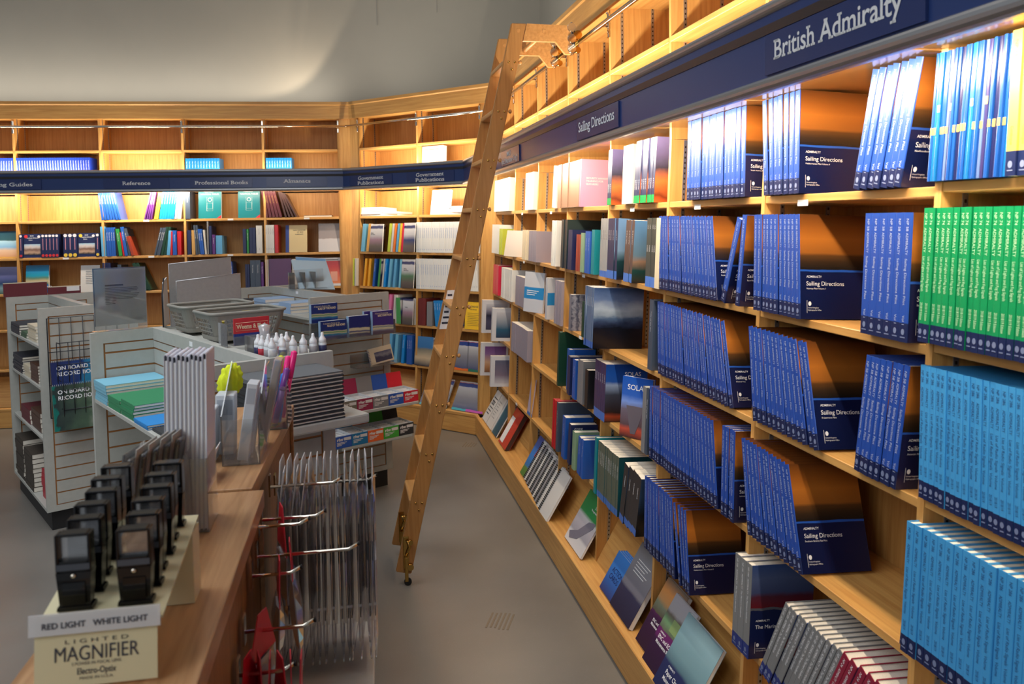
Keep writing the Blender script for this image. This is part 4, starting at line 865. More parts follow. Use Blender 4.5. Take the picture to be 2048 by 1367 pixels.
def magnifier_meshes():
    m = MB()   # handle: waisted block with a sunken front
    for z0, z1, w0, w1, d0, d1 in ((0, 0.006, 0.023, 0.022, 0.012, 0.011), (0.006, 0.050, 0.0195, 0.0215, 0.009, 0.011), (0.050, 0.062, 0.0215, 0.0225, 0.011, 0.011)):
        m.hexa([(-w0, -d0, z0), (w0, -d0, z0), (w0, d0, z0), (-w0, d0, z0), (-w1, -d1, z1), (w1, -d1, z1), (w1, d1, z1), (-w1, d1, z1)])
    h = m.mesh('handle', M_MB)
    m = MB()   # sliding lens hood: square ring
    for x0, x1, z0, z1 in ((-0.0225, -0.0185, 0.062, 0.124), (0.0185, 0.0225, 0.062, 0.124), (-0.0185, 0.0185, 0.120, 0.125), (-0.0185, 0.0185, 0.062, 0.080)): m.bbox(x0, x1, -0.011, 0.011, z0, z1, 0.0012, seg=1)
    f = m.mesh('lens_frame', M_MB)
    m = MB(); m.box(-0.0185, 0.0185, -0.002, 0.002, 0.080, 0.120); l = m.mesh('lens', M_LENS)
    m = MB(); m.lathe([(0.001, 0), (0.004, 0.0), (0.003, 0.002), (0.001, 0.0025)], 10); b = m.mesh('bulb', M_CHROME)
    m = MB(); m.box(-0.0145, 0.0145, -0.0125, -0.0112, 0.009, 0.046); p = m.mesh('switch_plate', mat('magnifier_gloss', (8, 9, 12), 0.08))
    m = MB(); m.box(-0.021, 0.021, -0.0118, -0.0112, 0.066, 0.076); q = m.mesh('hood_band', mat('magnifier_grey', (70, 74, 82), 0.25))
    return (('handle', h, None), ('lens_frame', f, None), ('lens', l, None), ('switch_plate', p, None), ('hood_band', q, None), ('bulb', b, Matrix.Translation((0, -0.0115, 0.057)) @ Matrix.Rotation(R(90), 4, 'X')))
MGM = magnifier_meshes()
for c, xc in enumerate((-0.370, -0.297)):
    for r in range(6):
        y = 1.135 + r * 0.038; zt = CZ + 0.078 + (y - Y0) / (Y1 - Y0) * 0.042
        o = thing('magnifier', KP(xc + 0.003 * (r % 2), y, zt + 0.0006), '%s black lighted magnifier from the front in the %s column of the stand' % (ORD[r], ('left', 'right')[c]), 'magnifier', 'black magnifiers on the stand'); o.scale = (0.95, 0.9, 0.80)
        for nm, me, mt in MGM: put(nm, me, o, mt)
# brochure holder with folded white charts
o = thing('leaflet_holder', KP(-0.372, 1.60, CZ + 0.001), 'clear leaflet holder behind the magnifiers with tall folded sheets', 'holder')
m = MB(); m.box(0, 0.085, 0, 0.002, 0, 0.14); m.box(0, 0.085, 0.098, 0.1, 0, 0.22); m.box(0, 0.002, 0.002, 0.098, 0, 0.14); m.box(0.083, 0.085, 0.002, 0.098, 0, 0.14); m.box(0, 0.085, 0, 0.1, 0, 0.002); m.build('walls', M_CLEAR, o)
M_FOLD = mat('folded_chart_paper', (206, 208, 220), 0.6)
for i in range(10):
    x = -0.366 + i * 0.0076
    f = thing('folded_leaflet', KP(x, 1.602, CZ + 0.0035) @ Matrix.Rotation(R(1.5), 4, 'Y'), '%s white folded leaflet from left in the clear holder behind the magnifiers' % ORD[i], 'leaflet', 'white folded leaflets')
    m = MB(); hh = 0.335 - 0.002 * (i % 3); r = 0.0034
    pts = [(0, 0.0), (0.0, hh - r)] + [(r - r * math.cos(a), hh - r + r * math.sin(a)) for a in [k * math.pi / 8 for k in range(1, 8)]] + [(2 * r, hh - r), (2 * r, 0.0), (2 * r - 0.0009, 0.0), (2 * r - 0.0009, hh - r), (r, hh - 0.0012), (0.0009, hh - r), (0.0009, 0.0)]
    m.prism(pts, 'y', 0.004, 0.094); m.build('folded_sheet', M_FOLD, f)
    m = MB(); m.box(0.0012, 2 * r - 0.0012, 0.006, 0.092, 0.002, hh - 0.012); m.build('inner_sheets', M_WHITE, f)
# clear blister packs with dark contents left of it
for i in range(5):
    f = thing('blister_pack', KP(-0.418 + i * 0.013, 1.44 + i * 0.03, CZ + 0.001) @ Matrix.Rotation(R(8), 4, 'Y') @ Matrix.Rotation(R(-6), 4, 'Z'), '%s clear blister pack with dark contents, from the front, behind the left magnifiers' % ORD[i], 'packet', 'clear blister packs')
    m = MB(); m.box(0, 0.002, 0, 0.10, 0, 0.20); m.build('back_card', mat('blister_card', (168, 164, 158), 0.5) if i else M_CLEAR, f)
    m = MB(); m.bbox(0.0025, 0.012, 0.01, 0.09, 0.03, 0.19, 0.004); m.build('blister', M_CLEAR, f)
    m = MB(); m.bbox(0.004, 0.010, 0.02, 0.08, 0.10, 0.18, 0.003); m.build('contents', mat('dark_contents', (58, 52, 48), 0.4), f)
# sloping clear stand in front of the far rack
o = thing('acrylic_stand', KP(-0.318, 1.545, CZ + 0.001), 'empty clear acrylic stand on the counter right of the leaflets', 'stand')
m = MB(); m.box(0, 0.003, 0, 0.10, 0, 0.16); m.box(0.003, 0.012, 0.0, 0.28, 0, 0.003); m.build('sheet', M_CLEAR, o)
# clear pockets with white slabs, yellow duster and highlighters
o = thing('acrylic_pocket', KP(-0.33, 2.03, CZ + 0.001), 'clear acrylic pocket holding white boxes on the far rack', 'holder')
m = MB(); m.hexa([(0.0, 0, 0), (0.0, 0.20, 0), (0.003, 0.20, 0), (0.003, 0, 0), (0.0, 0, 0.12), (0.0, 0.20, 0.22), (0.003, 0.20, 0.22), (0.003, 0, 0.12)]); m.hexa([(0.085, 0, 0), (0.085, 0.20, 0), (0.088, 0.20, 0), (0.088, 0, 0), (0.085, 0, 0.12), (0.085, 0.20, 0.22), (0.088, 0.20, 0.22), (0.088, 0, 0.12)]); m.box(0.003, 0.085, 0, 0.003, 0, 0.11); m.box(0.003, 0.085, 0.003, 0.2, 0, 0.003); m.build('walls', M_CLEAR, o)
for i, (x, y, h, w, lab) in enumerate(((-0.300, 2.06, 0.19, 0.026, 'tall white carton leaning in the clear pocket, nearest the aisle'), (-0.302, 2.13, 0.17, 0.03, 'middle white carton in the clear pocket'), (-0.40, 2.06, 0.13, 0.05, 'low white carton behind the leaflets left of the clear pocket'), (-0.36, 2.12, 0.15, 0.045, 'squat white carton at the back left of the clear pocket'))):
    f = thing('white_carton', KP(x, y, CZ + 0.005) @ Matrix.Rotation(R(9 if i < 2 else 2), 4, 'Y'), lab, 'box', 'white cartons on the far rack')
    m = MB(); m.bbox(0, w, 0, 0.055, 0, h, 0.002, seg=1); m.build('carton', mat('carton_paper', (196, 200, 206), 0.45), f)
    m = MB(); m.box(0.004, w - 0.004, -0.0008, -0.0002, h - 0.05, h - 0.012); m.build('carton_label', mat('carton_label_grey', (160, 166, 176), 0.5), f)
f = thing('fluffy_duster', KP(-0.335, 2.235, CZ + 0.001), 'bright yellow fluffy duster standing in the clear pocket', 'duster')
m = MB(); m.tube([(0, 0, 0), (0, 0, 0.12)], 0.006, 8); m.build('handle', mat('yellow_handle', (200, 200, 40), 0.4), f)
m = MB(); bm2 = m.bm; bmesh.ops.create_icosphere(bm2, subdivisions=4, radius=1.0)
for v in bm2.verts:
    p = v.co; k = 1 + 0.16 * math.sin(9 * p.x + 3 * p.z) * math.sin(8 * p.y + 2) + 0.08 * math.sin(21 * p.z + 13 * p.x)
    v.co = Vector((p.x * 0.030 * k + p.z * 0.008, p.y * 0.026 * k, 0.165 + p.z * 0.045 * k))
for q in bm2.faces: q.smooth = True
m.build('fluff', mat('neon_yellow_fluff', (214, 226, 40), 0.9), f)
f = thing('ruler_pack', KP(-0.265, 2.16, CZ + 0.001) @ Matrix.Rotation(R(12), 4, 'Y'), 'brownish clear pack of rulers leaning behind the white cartons', 'packet')
m = MB(); m.bbox(0, 0.02, 0, 0.06, 0, 0.235, 0.004); m.build('film', clear('brown_film', (0.80, 0.70, 0.62), 0.14, 0.15, 0.25), f)
m = MB(); m.box(0.006, 0.014, 0.006, 0.054, 0.006, 0.21); m.build('rulers', mat('ruler_brown', (146, 126, 110), 0.5), f)
o = thing('acrylic_cup', KP(-0.266, 2.36, CZ + 0.001), 'clear acrylic cup of highlighter pens at the end of the far rack', 'holder')
m = MB(); W_, D_ = 0.062, 0.15
m.box(0, 0.003, 0, D_, 0, 0.17); m.hexa([(W_ - 0.003, 0, 0), (W_, 0, 0), (W_, D_, 0), (W_ - 0.003, D_, 0), (W_ - 0.003, 0, 0.12), (W_, 0, 0.12), (W_, D_, 0.205), (W_ - 0.003, D_, 0.205)]); m.box(0.003, W_ - 0.003, 0, 0.003, 0, 0.12); m.box(0.003, W_ - 0.003, D_ - 0.003, D_, 0, 0.2); m.box(0.003, W_ - 0.003, 0.003, D_ - 0.003, 0, 0.003); m.build('walls', M_CLEAR, o)
PENC = {'pink': (236, 40, 130), 'blue': (30, 110, 190), 'yellow': (216, 220, 50), 'purple': (120, 60, 140)}
for i, (c, x, y, rx_, ry_, ln) in enumerate((('pink', 0.038, 0.10, 4, 12, 0.20), ('pink', 0.030, 0.07, -6, 10, 0.185), ('blue', 0.018, 0.09, 3, 4, 0.175), ('yellow', 0.020, 0.12, 2, 6, 0.18), ('pink', 0.016, 0.04, -10, 20, 0.13), ('blue', 0.032, 0.04, -4, 8, 0.14), ('yellow', 0.012, 0.06, -8, -2, 0.10), ('purple', 0.024, 0.03, -2, 14, 0.16))):
    f = thing('highlighter', KP(-0.266 + x, 2.36 + y, CZ + 0.012) @ Matrix.Rotation(R(rx_), 4, 'X') @ Matrix.Rotation(R(ry_), 4, 'Y'), '%s %s highlighter standing in the clear cup' % (('tallest', 'second', 'taller', 'taller', 'lowest', 'shorter', 'shorter', 'only')[i], c), 'pen', 'highlighters in the clear cup')
    m = MB(); m.lathe([(0.001, 0), (0.008, 0.001), (0.0085, 0.005), (0.0085, ln * 0.6)], 12); m.build('barrel', mat('pen_%s' % c, PENC[c], 0.35), f)
    m = MB(); m.lathe([(0.0092, ln * 0.6), (0.0095, ln * 0.62), (0.009, ln - 0.004), (0.004, ln)], 12); m.build('cap', mat('pen_cap_%s' % c, PENC[c], 0.25), f)
f = thing('tent_card', KP(-0.352, 1.90, CZ + 0.001) @ Matrix.Rotation(R(20), 4, 'Y'), 'small white printed card with an orange corner on the counter', 'card')
m = MB(); m.box(0, 0.0015, 0, 0.09, 0, 0.075); m.build('card', M_WHITE, f)
m = MB(); m.box(0.0016, 0.0022, 0.0, 0.05, 0.0, 0.03); m.build('orange_corner', mat('orange_print', (206, 110, 80), 0.5), f)

# ---------------------------------------------------------------- books
NAVYF = (22, 34, 78)
SUN = [(0, (16, 24, 62)), (0.139, (18, 26, 66)), (0.1391, (40, 86, 176)), (0.1445, (40, 86, 176)), (0.1446, (30, 26, 24)), (0.168, (56, 40, 26)), (0.186, (90, 58, 30)), (0.194, (150, 90, 36)), (0.235, (172, 102, 38)), (0.27, (140, 80, 30)), (0.307, (96, 54, 24))]
A_SUN = ramp_mat('pilot_cover_sunset', 'z', SUN, 0.22, 0.006, 40, stretch=(1, 0.25, 3))
def spine(nm, body, foot=None, fz=0.045, rough=0.28, top=None):
    st = []
    if foot: st += [(0, foot), (fz, body)]
    else: st += [(0, body)]
    if top: st += [(top[0], top[1])]
    st += [(0.40, st[-1][1])]
    return ramp_mat(nm, 'z', st, rough, const=True)
STY = {}
M_CREST = mat('crest_print', (112, 124, 160), 0.5)
M_SPT = mat('spine_print', (176, 188, 220), 0.5)
def style(key, sp, front=None, back=None, txt=None, tcol=None, hard=True, crest=None, big=None, wide=0.45):
    STY[key] = dict(sp=sp, front=front or sp, back=back or sp, txt=txt, tcol=tcol or M_TXT, hard=hard, crest=crest, wide=wide)
def plain(key, c, txt=None, tcol=None, rough=0.4, foot=None, fz=0.04, hard=True, front=None, crest=False, wide=0.45):
    style(key, spine('cover_' + key, c, foot, fz, rough), front, None, txt, tcol, hard, crest, wide=wide)
SAIL = [('NP 58', 0.014, 0.03), ('ADMIRALTY', 0.048, 0.052), ('Sailing Directions Pilot', 0.108, 0.11), ('Vol 1', 0.242, 0.022)]
style('pilot', spine('pilot_spine', (34, 74, 164), NAVYF, 0.045), A_SUN, None, SAIL, M_SPT, True, True)
style('list_green', spine('green_list_spine', (10, 140, 84), NAVYF, 0.042, 0.3), spine('green_list_cover', (10, 120, 74)), None, [('NP 74', 0.012, 0.026), ('ADMIRALTY', 0.045, 0.056), ('List of Lights and Fog Signals', 0.11, 0.08), ('2018/19 Edition', 0.215, 0.04)], mat('green_list_print', (190, 230, 190), 0.5), True, True)
style('tide_blue', spine('light_blue_spine', (64, 152, 214), NAVYF, 0.04, 0.35), spine('light_blue_cover', (58, 146, 210)), None, [('NP 286', 0.012, 0.028), ('ADMIRALTY', 0.05, 0.045), ('List of Radio Signals  Volume', 0.105, 0.11), ('2018/19', 0.23, 0.022)], mat('tide_print', (36, 66, 120), 0.5), True, True)
style('yellow_list', spine('yellow_spine', (236, 196, 84), NAVYF, 0.05, 0.3), None, None, [('NP 131', 0.02, 0.04), ('Catalogue', 0.2, 0.04)], mat('brown_print', (150, 110, 50), 0.5), False, True)
style('handbook', spine('handbook_spine', (122, 124, 126), (30, 48, 120), 0.045, 0.4), ramp_mat('handbook_cover', 'z', [(0, (20, 30, 74)), (0.155, (20, 30, 74)), (0.156, (96, 96, 104)), (0.163, (96, 96, 104)), (0.164, (110, 26, 36)), (0.20, (90, 40, 56)), (0.215, (70, 80, 120)), (0.26, (86, 100, 140)), (0.305, (60, 84, 140))], 0.25, 0.03, 10), None, [('NP 100', 0.012, 0.03), ('ADMIRALTY', 0.05, 0.05), ("The Mariner's Handbook", 0.105, 0.09)], M_TXT, True, True)
style('maroon_np', spine('maroon_np_spine', (142, 28, 58), (30, 48, 120), 0.03, 0.35), spine('maroon_np_front', (44, 66, 120)), None, [('NP 24', 0.012, 0.03), ('ADMIRALTY', 0.05, 0.05), ('Distance Tables', 0.105, 0.07)], M_TXT, True, True)
plain('thin_blue', (26, 80, 160), rough=0.2); plain('thin_teal', (22, 104, 170), rough=0.2); plain('thin_navy', (30, 36, 84), rough=0.2); plain('thin_purple', (58, 52, 104), rough=0.2); plain('thin_pale', (96, 120, 170), rough=0.25)
plain('white', (226, 226, 222), [('Coast Pilot', 0.03, 0.07), ('2018', 0.25, 0.02)], mat('grey_print', (150, 150, 160), 0.6), 0.5, None, hard=False)
plain('white_blue', (228, 228, 226), [('Publication', 0.06, 0.10), ('P', 0.27, 0.012)], mat('blue_print', (90, 130, 200), 0.6), 0.5, hard=False)
plain('lilac_grey', (150, 142, 156), rough=0.45, hard=False); plain('cream', (224, 208, 178), rough=0.5, hard=False)
plain('imo_green', (92, 98, 84), [('IMDG CODE', 0.05, 0.07)], M_TXT, 0.45, (70, 110, 180), 0.032, False, ramp_mat('ia_cover', 'z', [(0, (24, 60, 72)), (0.12, (20, 84, 92)), (0.3, (26, 66, 74))], 0.3, 0.05, 12))
plain('imo_dark', (54, 50, 52), [('IAMSAR', 0.06, 0.06)], M_TXT, 0.4, (70, 110, 190), 0.032, False, ramp_mat('dark_ship_cover', 'z', [(0, (20, 22, 26)), (0.1, (30, 34, 40)), (0.2, (60, 80, 104)), (0.3, (40, 60, 90))], 0.3, 0.06, 14))
plain('imo_navy', (52, 52, 84), [('SOLAS', 0.06, 0.05)], M_TXT, 0.35, (74, 118, 200), 0.04, False, ramp_mat('sky_buoy_cover', 'z', [(0, (14, 22, 34)), (0.09, (26, 60, 66)), (0.12, (90, 120, 140)), (0.14, (120, 152, 184)), (0.30, (110, 150, 196))], 0.25, 0.02, 12))
plain('imo_brown', (92, 72, 66), [('STCW', 0.05, 0.07)], M_TXT, 0.35, (80, 124, 206), 0.04, False, ramp_mat('sky_boat_cover', 'z', [(0, (18, 28, 30)), (0.06, (22, 66, 64)), (0.10, (150, 120, 100)), (0.125, (100, 130, 150)), (0.30, (96, 142, 190))], 0.25, 0.03, 12))
plain('imo_olive', (66, 70, 66), [('LSA', 0.03, 0.02), ('CODE', 0.12, 0.03)], M_TXT, 0.4, (80, 124, 206), 0.045, False)
plain('stcw_green', (40, 48, 84), [('STCW', 0.19, 0.05)], M_TXT, 0.3, (24, 150, 82), 0.034, False, ramp_mat('stcw_cover', 'z', [(0, (196, 90, 40)), (0.03, (120, 54, 30)), (0.09, (214, 120, 60)), (0.15, (60, 60, 80)), (0.30, (140, 130, 190))], 0.25, 0.05, 14))
plain('grey_pale', (150, 150, 152), [('SHIPS', 0.06, 0.05)], M_TXTD, 0.4, (70, 110, 190), 0.03, False)
plain('brown_pale', (150, 116, 96), rough=0.4, hard=False)
PINK = ramp_mat('pink_cover', 'z', [(0, (206, 150, 190)), (0.3, (224, 172, 206))], 0.3, 0.02, 4)
style('pink', spine('pink_spine', (176, 128, 150)), PINK, None, None, None, False)
STORM = ramp_mat('storm_cover', 'z', [(0, (12, 14, 26)), (0.10, (14, 18, 34)), (0.13, (44, 58, 92)), (0.155, (76, 100, 136)), (0.17, (140, 158, 180)), (0.2, (170, 186, 206)), (0.25, (100, 122, 166)), (0.30, (60, 84, 130))], 0.22, 0.07, 14, stretch=(1, 0.7, 1.6))
style('storm', spine('storm_spine', (96, 118, 150), (62, 104, 186), 0.032, 0.3), STORM, None, [('MARPOL', 0.05, 0.05)], M_TXT, False)
SOL = ramp_mat('solas_cover', 'z', [(0, (34, 24, 26)), (0.03, (150, 60, 40)), (0.05, (40, 30, 34)), (0.14, (60, 66, 84)), (0.19, (140, 160, 196)), (0.205, (38, 84, 168)), (0.245, (28, 80, 170)), (0.30, (26, 64, 140))], 0.22, 0.015, 20)
style('solas', spine('solas_spine', (62, 50, 92), (74, 118, 200), 0.045, 0.3), SOL, None, [('SOLAS', 0.06, 0.045)], M_TXT, False)
for k, c in (('navy', (30, 40, 84)), ('dkgreen', (24, 62, 46)), ('black', (30, 30, 34)), ('blue', (34, 88, 176)), ('sky', (96, 168, 214)), ('teal', (14, 128, 140)), ('red', (196, 32, 44)), ('green', (46, 140, 66)), ('yellow', (236, 190, 60)), ('amber', (232, 166, 46)), ('orange', (232, 120, 44)), ('tan', (196, 150, 86)), ('limey', (190, 200, 70)), ('crimson', (206, 34, 70)), ('pinkb', (222, 120, 170)), ('maroon', (92, 36, 44)), ('purple', (92, 44, 120)), ('brightblue', (20, 138, 220)), ('grey', (128, 128, 132)), ('slate', (66, 78, 96)), ('palegreen', (130, 160, 130)), ('oxblood', (110, 34, 34)), ('lightblue', (110, 180, 216)), ('dkbrown', (70, 44, 40)), ('offwhite', (206, 202, 196)), ('rust', (150, 58, 40))):
    plain('p_' + k, c, [('Title of the Sea', 0.05, 0.09)] if k in ('navy', 'dkgreen', 'slate', 'maroon', 'blue', 'brightblue', 'green', 'purple') else None, M_TXT if k not in ('maroon',) else mat('gold_print', (196, 160, 80), 0.4), 0.35)
STY['p_navy']['txt'] = STY['p_dkgreen']['txt'] = None
_BK = {}
def book_parts(key, w, h, d, title):
    kk = (key, round(w, 4), h, d, title)
    if kk in _BK: return _BK[kk]
    s = STY[key]; t = min(0.0024 if s['hard'] else 0.0009, w * 0.22); parts = []
    m = MB(); m.box(0, t, t, d, 0, h, 2); m.box(w - t, w, t, d, 0, h, 1)
    # rounded spine
    n = 4; r = min(t, 0.002); pr = [(0, t), (0, r)] + [(r - r * math.cos(a), r - r * math.sin(a)) for a in (0.5, 1.0)] + [(r, 0), (w - r, 0)] + [(w - r + r * math.sin(a), r - r * math.cos(a)) for a in (0.5, 1.0)] + [(w, r), (w, t)]
    m.prism(pr, 'z', 0, h, 0); me = m.mesh('cover', [s['sp'], s['front'], s['back']])
    parts.append(('cover', me))
    i = 0.003 if s['hard'] else 0.0005
    m = MB(); m.box(t, w - t, t, d - i - 0.001, i, h - i); parts.append(('pages', m.mesh('pages', M_PAGE)))
    if s['txt'] and w > 0.006:
        m = MB(); hs = h / 0.305; cap = min(w * s['wide'], 0.0085)
        for body, z, ln in s['txt']: letters(m, body, lambda a, b: (w / 2 + b - cap / 2, -0.0005, h - z * hs - a), cap, width=ln * hs)
        parts.append(('spine_title', m.mesh('spine_title', s['tcol'])))
        if s['crest']:
            m = MB()
            cr = min(w * 0.30, 0.006)
            m.face([(w / 2 + cr * math.cos(k * math.pi / 5), -0.0005, 0.024 * hs + 1.25 * cr * math.sin(k * math.pi / 5)) for k in range(10)])
            m.box(w * 0.22, w * 0.78, -0.0006, -0.0002, 0.010 * hs, 0.0125 * hs)
            parts.append(('spine_crest', m.mesh('spine_crest', M_CREST)))
    if title:
        m = MB()
        for body, y, z, size in title: letters(m, body, lambda a, b: (w + 0.0006, y + a, z + b), size, bold=0.01 if body.isupper() else 0.0)
        if title[0][0] == 'ADMIRALTY':
            m.face([(w + 0.0006, 0.032 + 0.005 * math.cos(k * math.pi / 5), 0.045 + 0.0065 * math.sin(k * math.pi / 5)) for k in range(10)])
            m.face([(w + 0.0006, 0.0225, 0.018), (w + 0.0006, 0.0235, 0.018), (w + 0.0006, 0.0235, 0.055), (w + 0.0006, 0.0225, 0.055)])
        parts.append(('front_title', m.mesh('front_title', M_TXT)))
    _BK[kk] = parts; return parts
def adm(sub, main='Sailing Directions', office='United Kingdom'):
    return (('ADMIRALTY', 0.022, 0.121, 0.0066), (main, 0.021, 0.098, 0.0128), (sub, 0.022, 0.087, 0.0048), (office, 0.026, 0.0315, 0.0038), ('Hydrographic Office', 0.026, 0.0245, 0.0038))
ROWN = {1: 'lit top shelf', 2: 'second shelf', 3: 'third shelf', 4: 'fourth shelf', 5: 'fifth shelf', 0: 'shelf above sign'}
USED = set()
def bayidx(w, x):
    D = DIV[w]; return max(i for i in range(len(D) - 1) if D[i] <= x + 0.03) if x + 0.03 >= D[0] else 0
def place(name, parts, mtx, label, cat, group):
    base = label; k = 1
    o = thing(name, mtx, label, cat, group)
    for nm, me in parts: put(nm, me, o)
    USED.add(label); return o
QROW = {1: -0.02, 2: -0.03, 3: -0.015, 4: -0.03, 5: -0.04}
def row(w, r, x0, x1, n, key, desc, h=0.307, d=0.222, lean=0.0, q=None, title=None, name='book', lean2=None, bay=None, jit=0.003):
    """n upright or leaning books side by side between x0 and x1"""
    q = (QROW[r] if w == 'R' else 0.0) if q is None else q
    T = tilt(w); pitch = (x1 - x0) / n; b = bayidx(w, (x0 + x1) / 2) if bay is None else bay
    z = rz(shelf_z(w, r, b))
    bn = BAY[w, b]
    for i in range(n):
        f = i / max(1, n - 1); a = lean if lean2 is None else lean + (lean2 - lean) * f
        da = abs((lean2 if lean2 is not None else lean) - lean) / max(1, n - 1); wd = max(0.003, pitch * math.cos(R(a)) - 0.0006 - min(0.4 * pitch, R(da) * h * 0.9)); wd = round(wd * 2000) / 2000 if n > 3 else wd
        x = x0 + i * pitch + 0.0003; L = Matrix.Rotation(R(a), 4, 'Y')
        if a > 0: L = Matrix.Translation((wd, 0, 0)) @ L @ Matrix.Translation((-wd, 0, 0))
        lab = '%s, %s, %s' % (desc if n == 1 else '%s %s from left' % (ORD[i], desc), ROWN[r], bn)
        place(name, book_parts(key, wd, h, d, title if i == n - 1 else None), T @ Matrix.Translation((x, q + random.uniform(-jit, jit), z + 0.0005)) @ L, lab, 'book', '%s, %s, %s' % (desc + 's', ROWN[r], bn) if n > 1 else None)
def faceout(w, r, x, wd, h, t, art, desc, lean=8.0, q=0.06, lines=(), name='book', edge=None, yaw=0.0, bay=None, extra=None, tm=None, spinec=None):
    """a book shown face out, leaning back"""
    T = tilt(w) if r else WALL[w] @ Matrix.Translation((0, TOPD[w], 0)); b = bayidx(w, x + wd / 2) if bay is None else bay; z = rz(shelf_z(w, r, b)) if r else 2.3885
    bn = BAY[w, b]
    o = thing(name, T @ Matrix.Translation((x, q, z + 0.0008 + t * math.sin(R(lean)))) @ Matrix.Rotation(R(yaw), 4, 'Z') @ Matrix.Rotation(R(-lean), 4, 'X'), '%s, %s, %s' % (desc, ROWN[r], bn), 'book')
    m = MB(); m.box(0, wd, 0, 0.0012, 0, h, 0); m.box(0, 0.0012, 0.0012, t, 0, h, 1); m.box(0, wd, t, t + 0.0012, 0, h, 1); m.build('cover', [art, spinec or art], o)
    m = MB(); m.box(0.0013, wd - 0.002, 0.0013, t, 0.001, h - 0.001); m.build('pages', edge or M_WHITE, o)
    if lines:
        m = MB()
        for body, xx, zz, size in lines: letters(m, body, lambda a, b: (xx + a, -0.0006, zz + b), size, bold=0.01)
        m.build('front_title', tm or M_TXT, o)
    if extra: extra(o, wd, h)
    return o
def dark_lines(n, x0, x1, z0, dz, hh=0.003, mt=None):
    def f(o, w, h):
        m = MB()
        for i in range(n): m.box(x0, x1 - 0.02 * (i % 3), -0.0012, -0.0004, z0 - i * dz, z0 - i * dz + hh)
        m.build('print_lines', mt or M_TXTD, o)
    return f
# ---- right wall, lit shelf under the sign
row('R', 1, 5.796, 6.023, 27, 'thin_blue', 'thin blue booklet', h=0.285, lean=1.5, name='booklet', d=0.21) if False else None
for i in range(26):
    k = ('thin_blue', 'thin_teal', 'thin_navy', 'thin_blue', 'thin_purple', 'thin_teal', 'thin_blue', 'thin_navy', 'thin_pale')[(i * 5 + i // 4) % 9]
    wd = (6.023 - 5.796) / 26; x = 5.796 + i * wd
    o = place('booklet', book_parts(k, round(wd - 0.0006, 4), 0.29, 0.21, None), tilt('R') @ Matrix.Translation((x, -0.02 + random.uniform(-.004, .004), rz(shelf_z('R', 1, 7)) + 0.0005)) @ Matrix.Rotation(R(2.0), 4, 'Y'), '%s thin glossy booklet from left, lit top shelf, rightmost bay, right wall' % ORD[i], 'booklet', 'thin glossy booklets, rightmost bay')
    if i % 3 != 1 or i < 7:
        m = MB(); z = 0.105 + (0.05 if i % 4 == 2 else 0); m.box(0.0003, wd - 0.0009, -0.0009, -0.0002, z, z + 0.016); m.build('yellow_label', mat('yellow_band', (226, 190, 90), 0.4), o)
row('R', 1, 6.027, 6.105, 3, 'yellow_list', 'yellow catalogue with navy foot', h=0.292)
row('R', 1, 5.038, 5.249, 7, 'pilot', 'upright blue pilot book', lean=-7, lean2=-3, title=adm('Mediterranean Pilot Volume 4'), name='pilot_book')
row('R', 1, 5.515, 5.707, 7, 'pilot', 'leaning blue pilot book', lean=11, title=adm('Newfoundland and Labrador Pilot'), name='pilot_book', bay=6)
row('R', 1, 4.428, 4.902, 15, 'pilot', 'blue pilot book', lean=-3, title=adm('South America Pilot'), name='pilot_book')
row('R', 1, 3.412, 3.486, 3, 'stcw_green', 'green-footed book by the pink cover', h=0.28, bay=4, name='paperback')
row('R', 1, 3.640, 3.784, 2, 'p_offwhite', 'white paperback', h=0.28, name='paperback', bay=4)
row('R', 1, 3.811, 4.067, 9, 'stcw_green', 'green-footed convention book', h=0.285, lean=3, name='paperback', bay=4)
row('R', 1, 2.412, 2.892, 6, 'brown_pale', 'brownish paperback', h=0.27, name='paperback', bay=3)
row('R', 1, 2.892, 2.923, 1, 'pink', 'pink covered training book', h=0.272, d=0.22, name='paperback', bay=3, title=(('SECURITY AWARENESS', 0.03, 0.16, 0.011), ('TRAINING FOR', 0.03, 0.143, 0.011), ('SEAFARERS', 0.03, 0.126, 0.011)))
row('R', 1, 2.257, 2.349, 1, 'white', 'single white paperback', h=0.27, lean=4, name='paperback', bay=2)
row('R', 1, 1.448, 1.717, 4, 'white', 'white leaflet book', h=0.27, name='paperback', bay=1)
row('R', 1, 0.136, 0.833, 12, 'white', 'white booklet', h=0.275, lean=3, name='paperback', bay=0)
# ---- second shelf
row('R', 2, 5.807, 6.119, 17, 'list_green', 'green light list', name='light_list', bay=7)
row('R', 2, 5.587, 5.774, 6, 'pilot', 'blue pilot book beside the green lists', lean=-0.5, title=adm('Baltic Pilot Volume 2'), name='pilot_book', bay=6)
row('R', 2, 5.026, 5.308, 11, 'pilot', 'blue pilot book', lean=-4, lean2=-6, title=adm('Norway Pilot Volume 1'), name='pilot_book')
row('R', 2, 4.896, 4.925, 1, 'pilot', 'right one of two leaning pilot books', lean=5, title=adm('Bay of Bengal Pilot'), name='pilot_book')
row('R', 2, 4.781, 4.817, 1, 'pilot', 'left one of two leaning pilot books', lean=19, title=adm('Black Sea Pilot'), name='pilot_book')
row('R', 2, 4.208, 4.765, 17, 'pilot', 'blue pilot book', lean=-7, lean2=-13, title=adm('Pacific Islands Pilot'), name='pilot_book')
row('R', 2, 4.037, 4.151, 4, 'imo_olive', 'dark olive code book', h=0.30, name='paperback', bay=4)
row('R', 2, 4.151, 4.197, 1, 'cream', 'pale code book beside the blue pilots', h=0.30, name='paperback', bay=4)
row('R', 2, 3.742, 3.854, 3, 'imo_brown', 'leaning brown code book', h=0.29, lean=4, name='paperback', bay=4)
